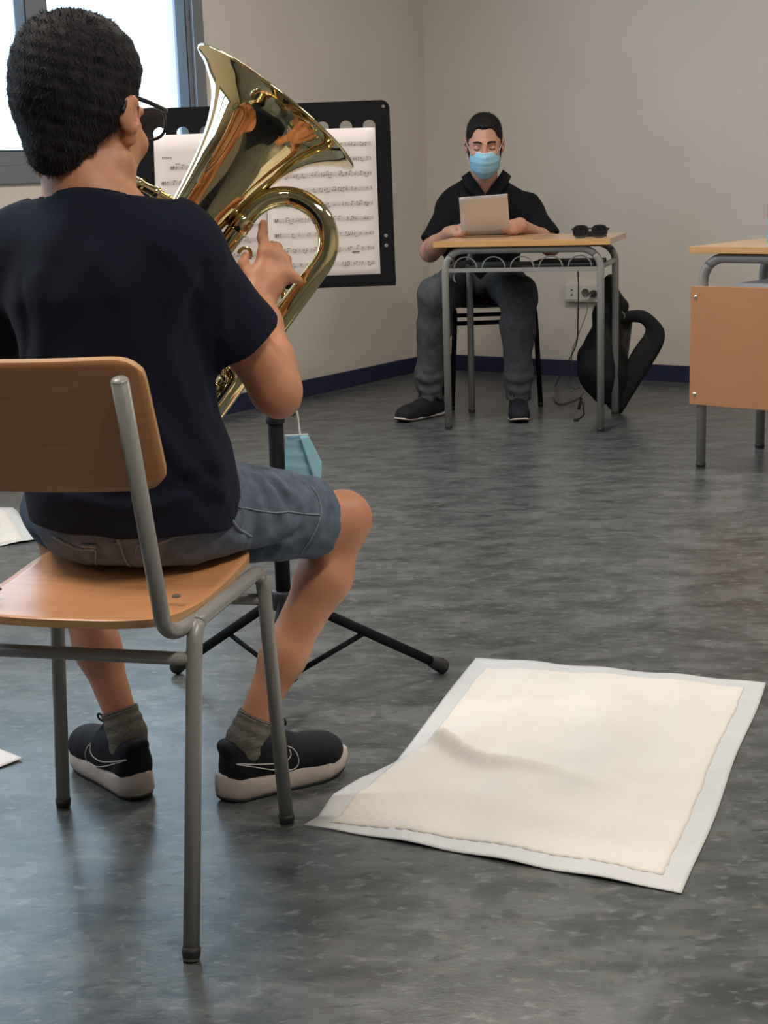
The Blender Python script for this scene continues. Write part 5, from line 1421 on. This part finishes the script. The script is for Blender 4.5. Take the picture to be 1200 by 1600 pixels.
# ================================================================== BACKPACK
bgk = thing('backpack', 'black backpack leaning against the right leg of the reader desk', 'backpack', (0.96, 6.38, 0), 0)
YB = 6.42
def bb(x, y, dY=0.0): return at(x, y, YB + dY)
S = SDF(bb(880, 670) - V(0.02, 0.16, 0.0), bb(1060, 420) + V(0.02, 0.22, 0.02), 0.0055)
S.lo[2] = max(S.lo[2], -0.03)
Pn = lambda x, y, d=0: bb(x, y, d)
S.chain([(Pn(955, 452), 0.020), (Pn(950, 500), 0.055), (Pn(946, 560), 0.082), (Pn(946, 600), 0.092)], 0.04, flat=(V(0, 1, 0), 0.95))
S.cap(Pn(946, 600), Pn(950, 630), 0.092, 0.045, 0.04)
S.cap(Pn(932, 585, -0.02), Pn(950, 625), 0.075, 0.05, 0.05)
S.cap(Pn(952, 612), Pn(958, 644), 0.05, 0.030, 0.05)
S.cap(Pn(925, 570), Pn(935, 600), 0.045, 0.05, 0.05)
S.cap(Pn(950, 470), Pn(972, 490), 0.03, 0.03, 0.04)
S.cut(V(0, 0, 0.002), V(0, 0, -1), 0.01)
S.warp(lambda X, Y, Z: 0.004 * np.sin(X * 45 + Z * 31) * np.sin(Z * 27 + Y * 39))
S.mesh('bag_body', 'bag', bgk, 1)
outer = spline(np.array([(964, 490), (985, 486), (1005, 486), (1023, 498), (1037, 517), (1034, 540), (1015, 573), (993, 608), (966, 652)], float), 5)
inner_ = spline(np.array([(966, 506), (984, 502), (999, 503), (1008, 511), (1007, 522), (997, 536), (984, 556), (970, 585), (948, 634)], float), 5)
ns = len(outer); P = np.zeros((ns, 7, 3))
for i in range(ns):
    for j in range(7):
        a = j / 6; p = outer[i] * (1 - a) + inner_[i] * a
        P[i, j] = Pn(p[0], p[1], -0.035 + 0.03 * math.sin(i / ns * 3.1) - 0.006 * math.sin(a * 3.14))
P[:, :, 2] = np.maximum(P[:, :, 2], 0.004)
wchild(fix_normals(MB().grid(P, 0.010).build('shoulder_strap', 'bag')), bgk)
P = np.zeros((9, 12, 3))
for i in range(9):
    for j in range(12):
        a, b2 = i / 8, j / 11
        P[i, j] = Pn(962 + 27 * a * (1 - 0.45 * b2) , 503 + 95 * b2 - 4 * a, 0.015 + 0.02 * math.sin(a * 3.1))
wchild(fix_normals(MB().grid(P, 0.006).build('back_padding', 'bag_mesh')), bgk)
wchild(MB().tube(spline([Pn(944, 458), Pn(945, 440, 0.01), Pn(954, 432, 0.015), Pn(961, 440, 0.01), Pn(962, 458)], 6), 0.010, 10, flat=(V(0, 1, 0), 0.5)).build('carry_handle', 'bag'), bgk)
wchild(MB().tube(spline([Pn(910, 628, -0.06), Pn(912, 642, -0.10), V(0.845, 6.24, 0.02), V(0.815, 6.215, 0.004)], 8), 0.0032, 8).build('pull_cord', 'bag'), bgk)
wchild(MB().tube([V(0.820, 6.22, 0.006), V(0.803, 6.208, 0.006)], 0.0062, 10).build('cord_stopper', 'rubber'), bgk)
wchild(MB().tube(spline([Pn(908, 622, -0.05), Pn(906, 632, -0.06), Pn(904, 640, -0.06)], 5), 0.006, 8, flat=(V(0, 1, 0), 0.4)).build('strap_end', 'bag'), bgk)
wchild(MB().tube(spline([Pn(971, 486, -0.04), Pn(976, 493, -0.045), Pn(974, 500, -0.04)], 5), 0.003, 8).build('zip_pull', 'steel'), bgk)

# ================================================================== CABLES
plug_c = room_pt(0.060, 1.000, 0.418)
pc = MB().lathe(room_pt(0.044, 0.992, 0.42), WL, [(0, 0), (0, 0.018), (0.012, 0.018), (0.030, 0.012), (0.036, 0.006), (0.036, 0)], 18)
pw = pc.build('power_plug', 'cable_black'); fix_normals(pw); tag(pw, 'black power plug in the right half of the wall socket', 'plug')
c1 = MB().tube(spline([at(903, 424, 6.30), at(904, 450, 6.34), at(903, 500, 6.5), at(901, 535, 6.62), at(888, 565, 6.75), at(876, 585, 6.9), atz(868, 604, 0.004), atz(866, 622, 0.004), atz(874, 631, 0.004), atz(890, 628, 0.004), atz(903, 622, 0.004), atz(912, 612, 0.004)], 8), 0.0030, 8).build('laptop_cable', 'cable_grey')
tag(c1, 'thin grey cable hanging from the desk shelf down to the floor', 'cable')
c2 = MB().tube(spline([room_pt(0.082, 0.992, 0.415), at(922, 462, 7.25), at(916, 490, 7.15), at(905, 520, 7.0), at(895, 545, 6.95), at(893, 570, 6.95), atz(892, 590, 0.004), atz(897, 606, 0.004), atz(905, 604, 0.004)], 8), 0.0030, 8).build('socket_cable', 'cable_grey')
tag(c2, 'thin grey cable running from the wall socket to the floor', 'cable')
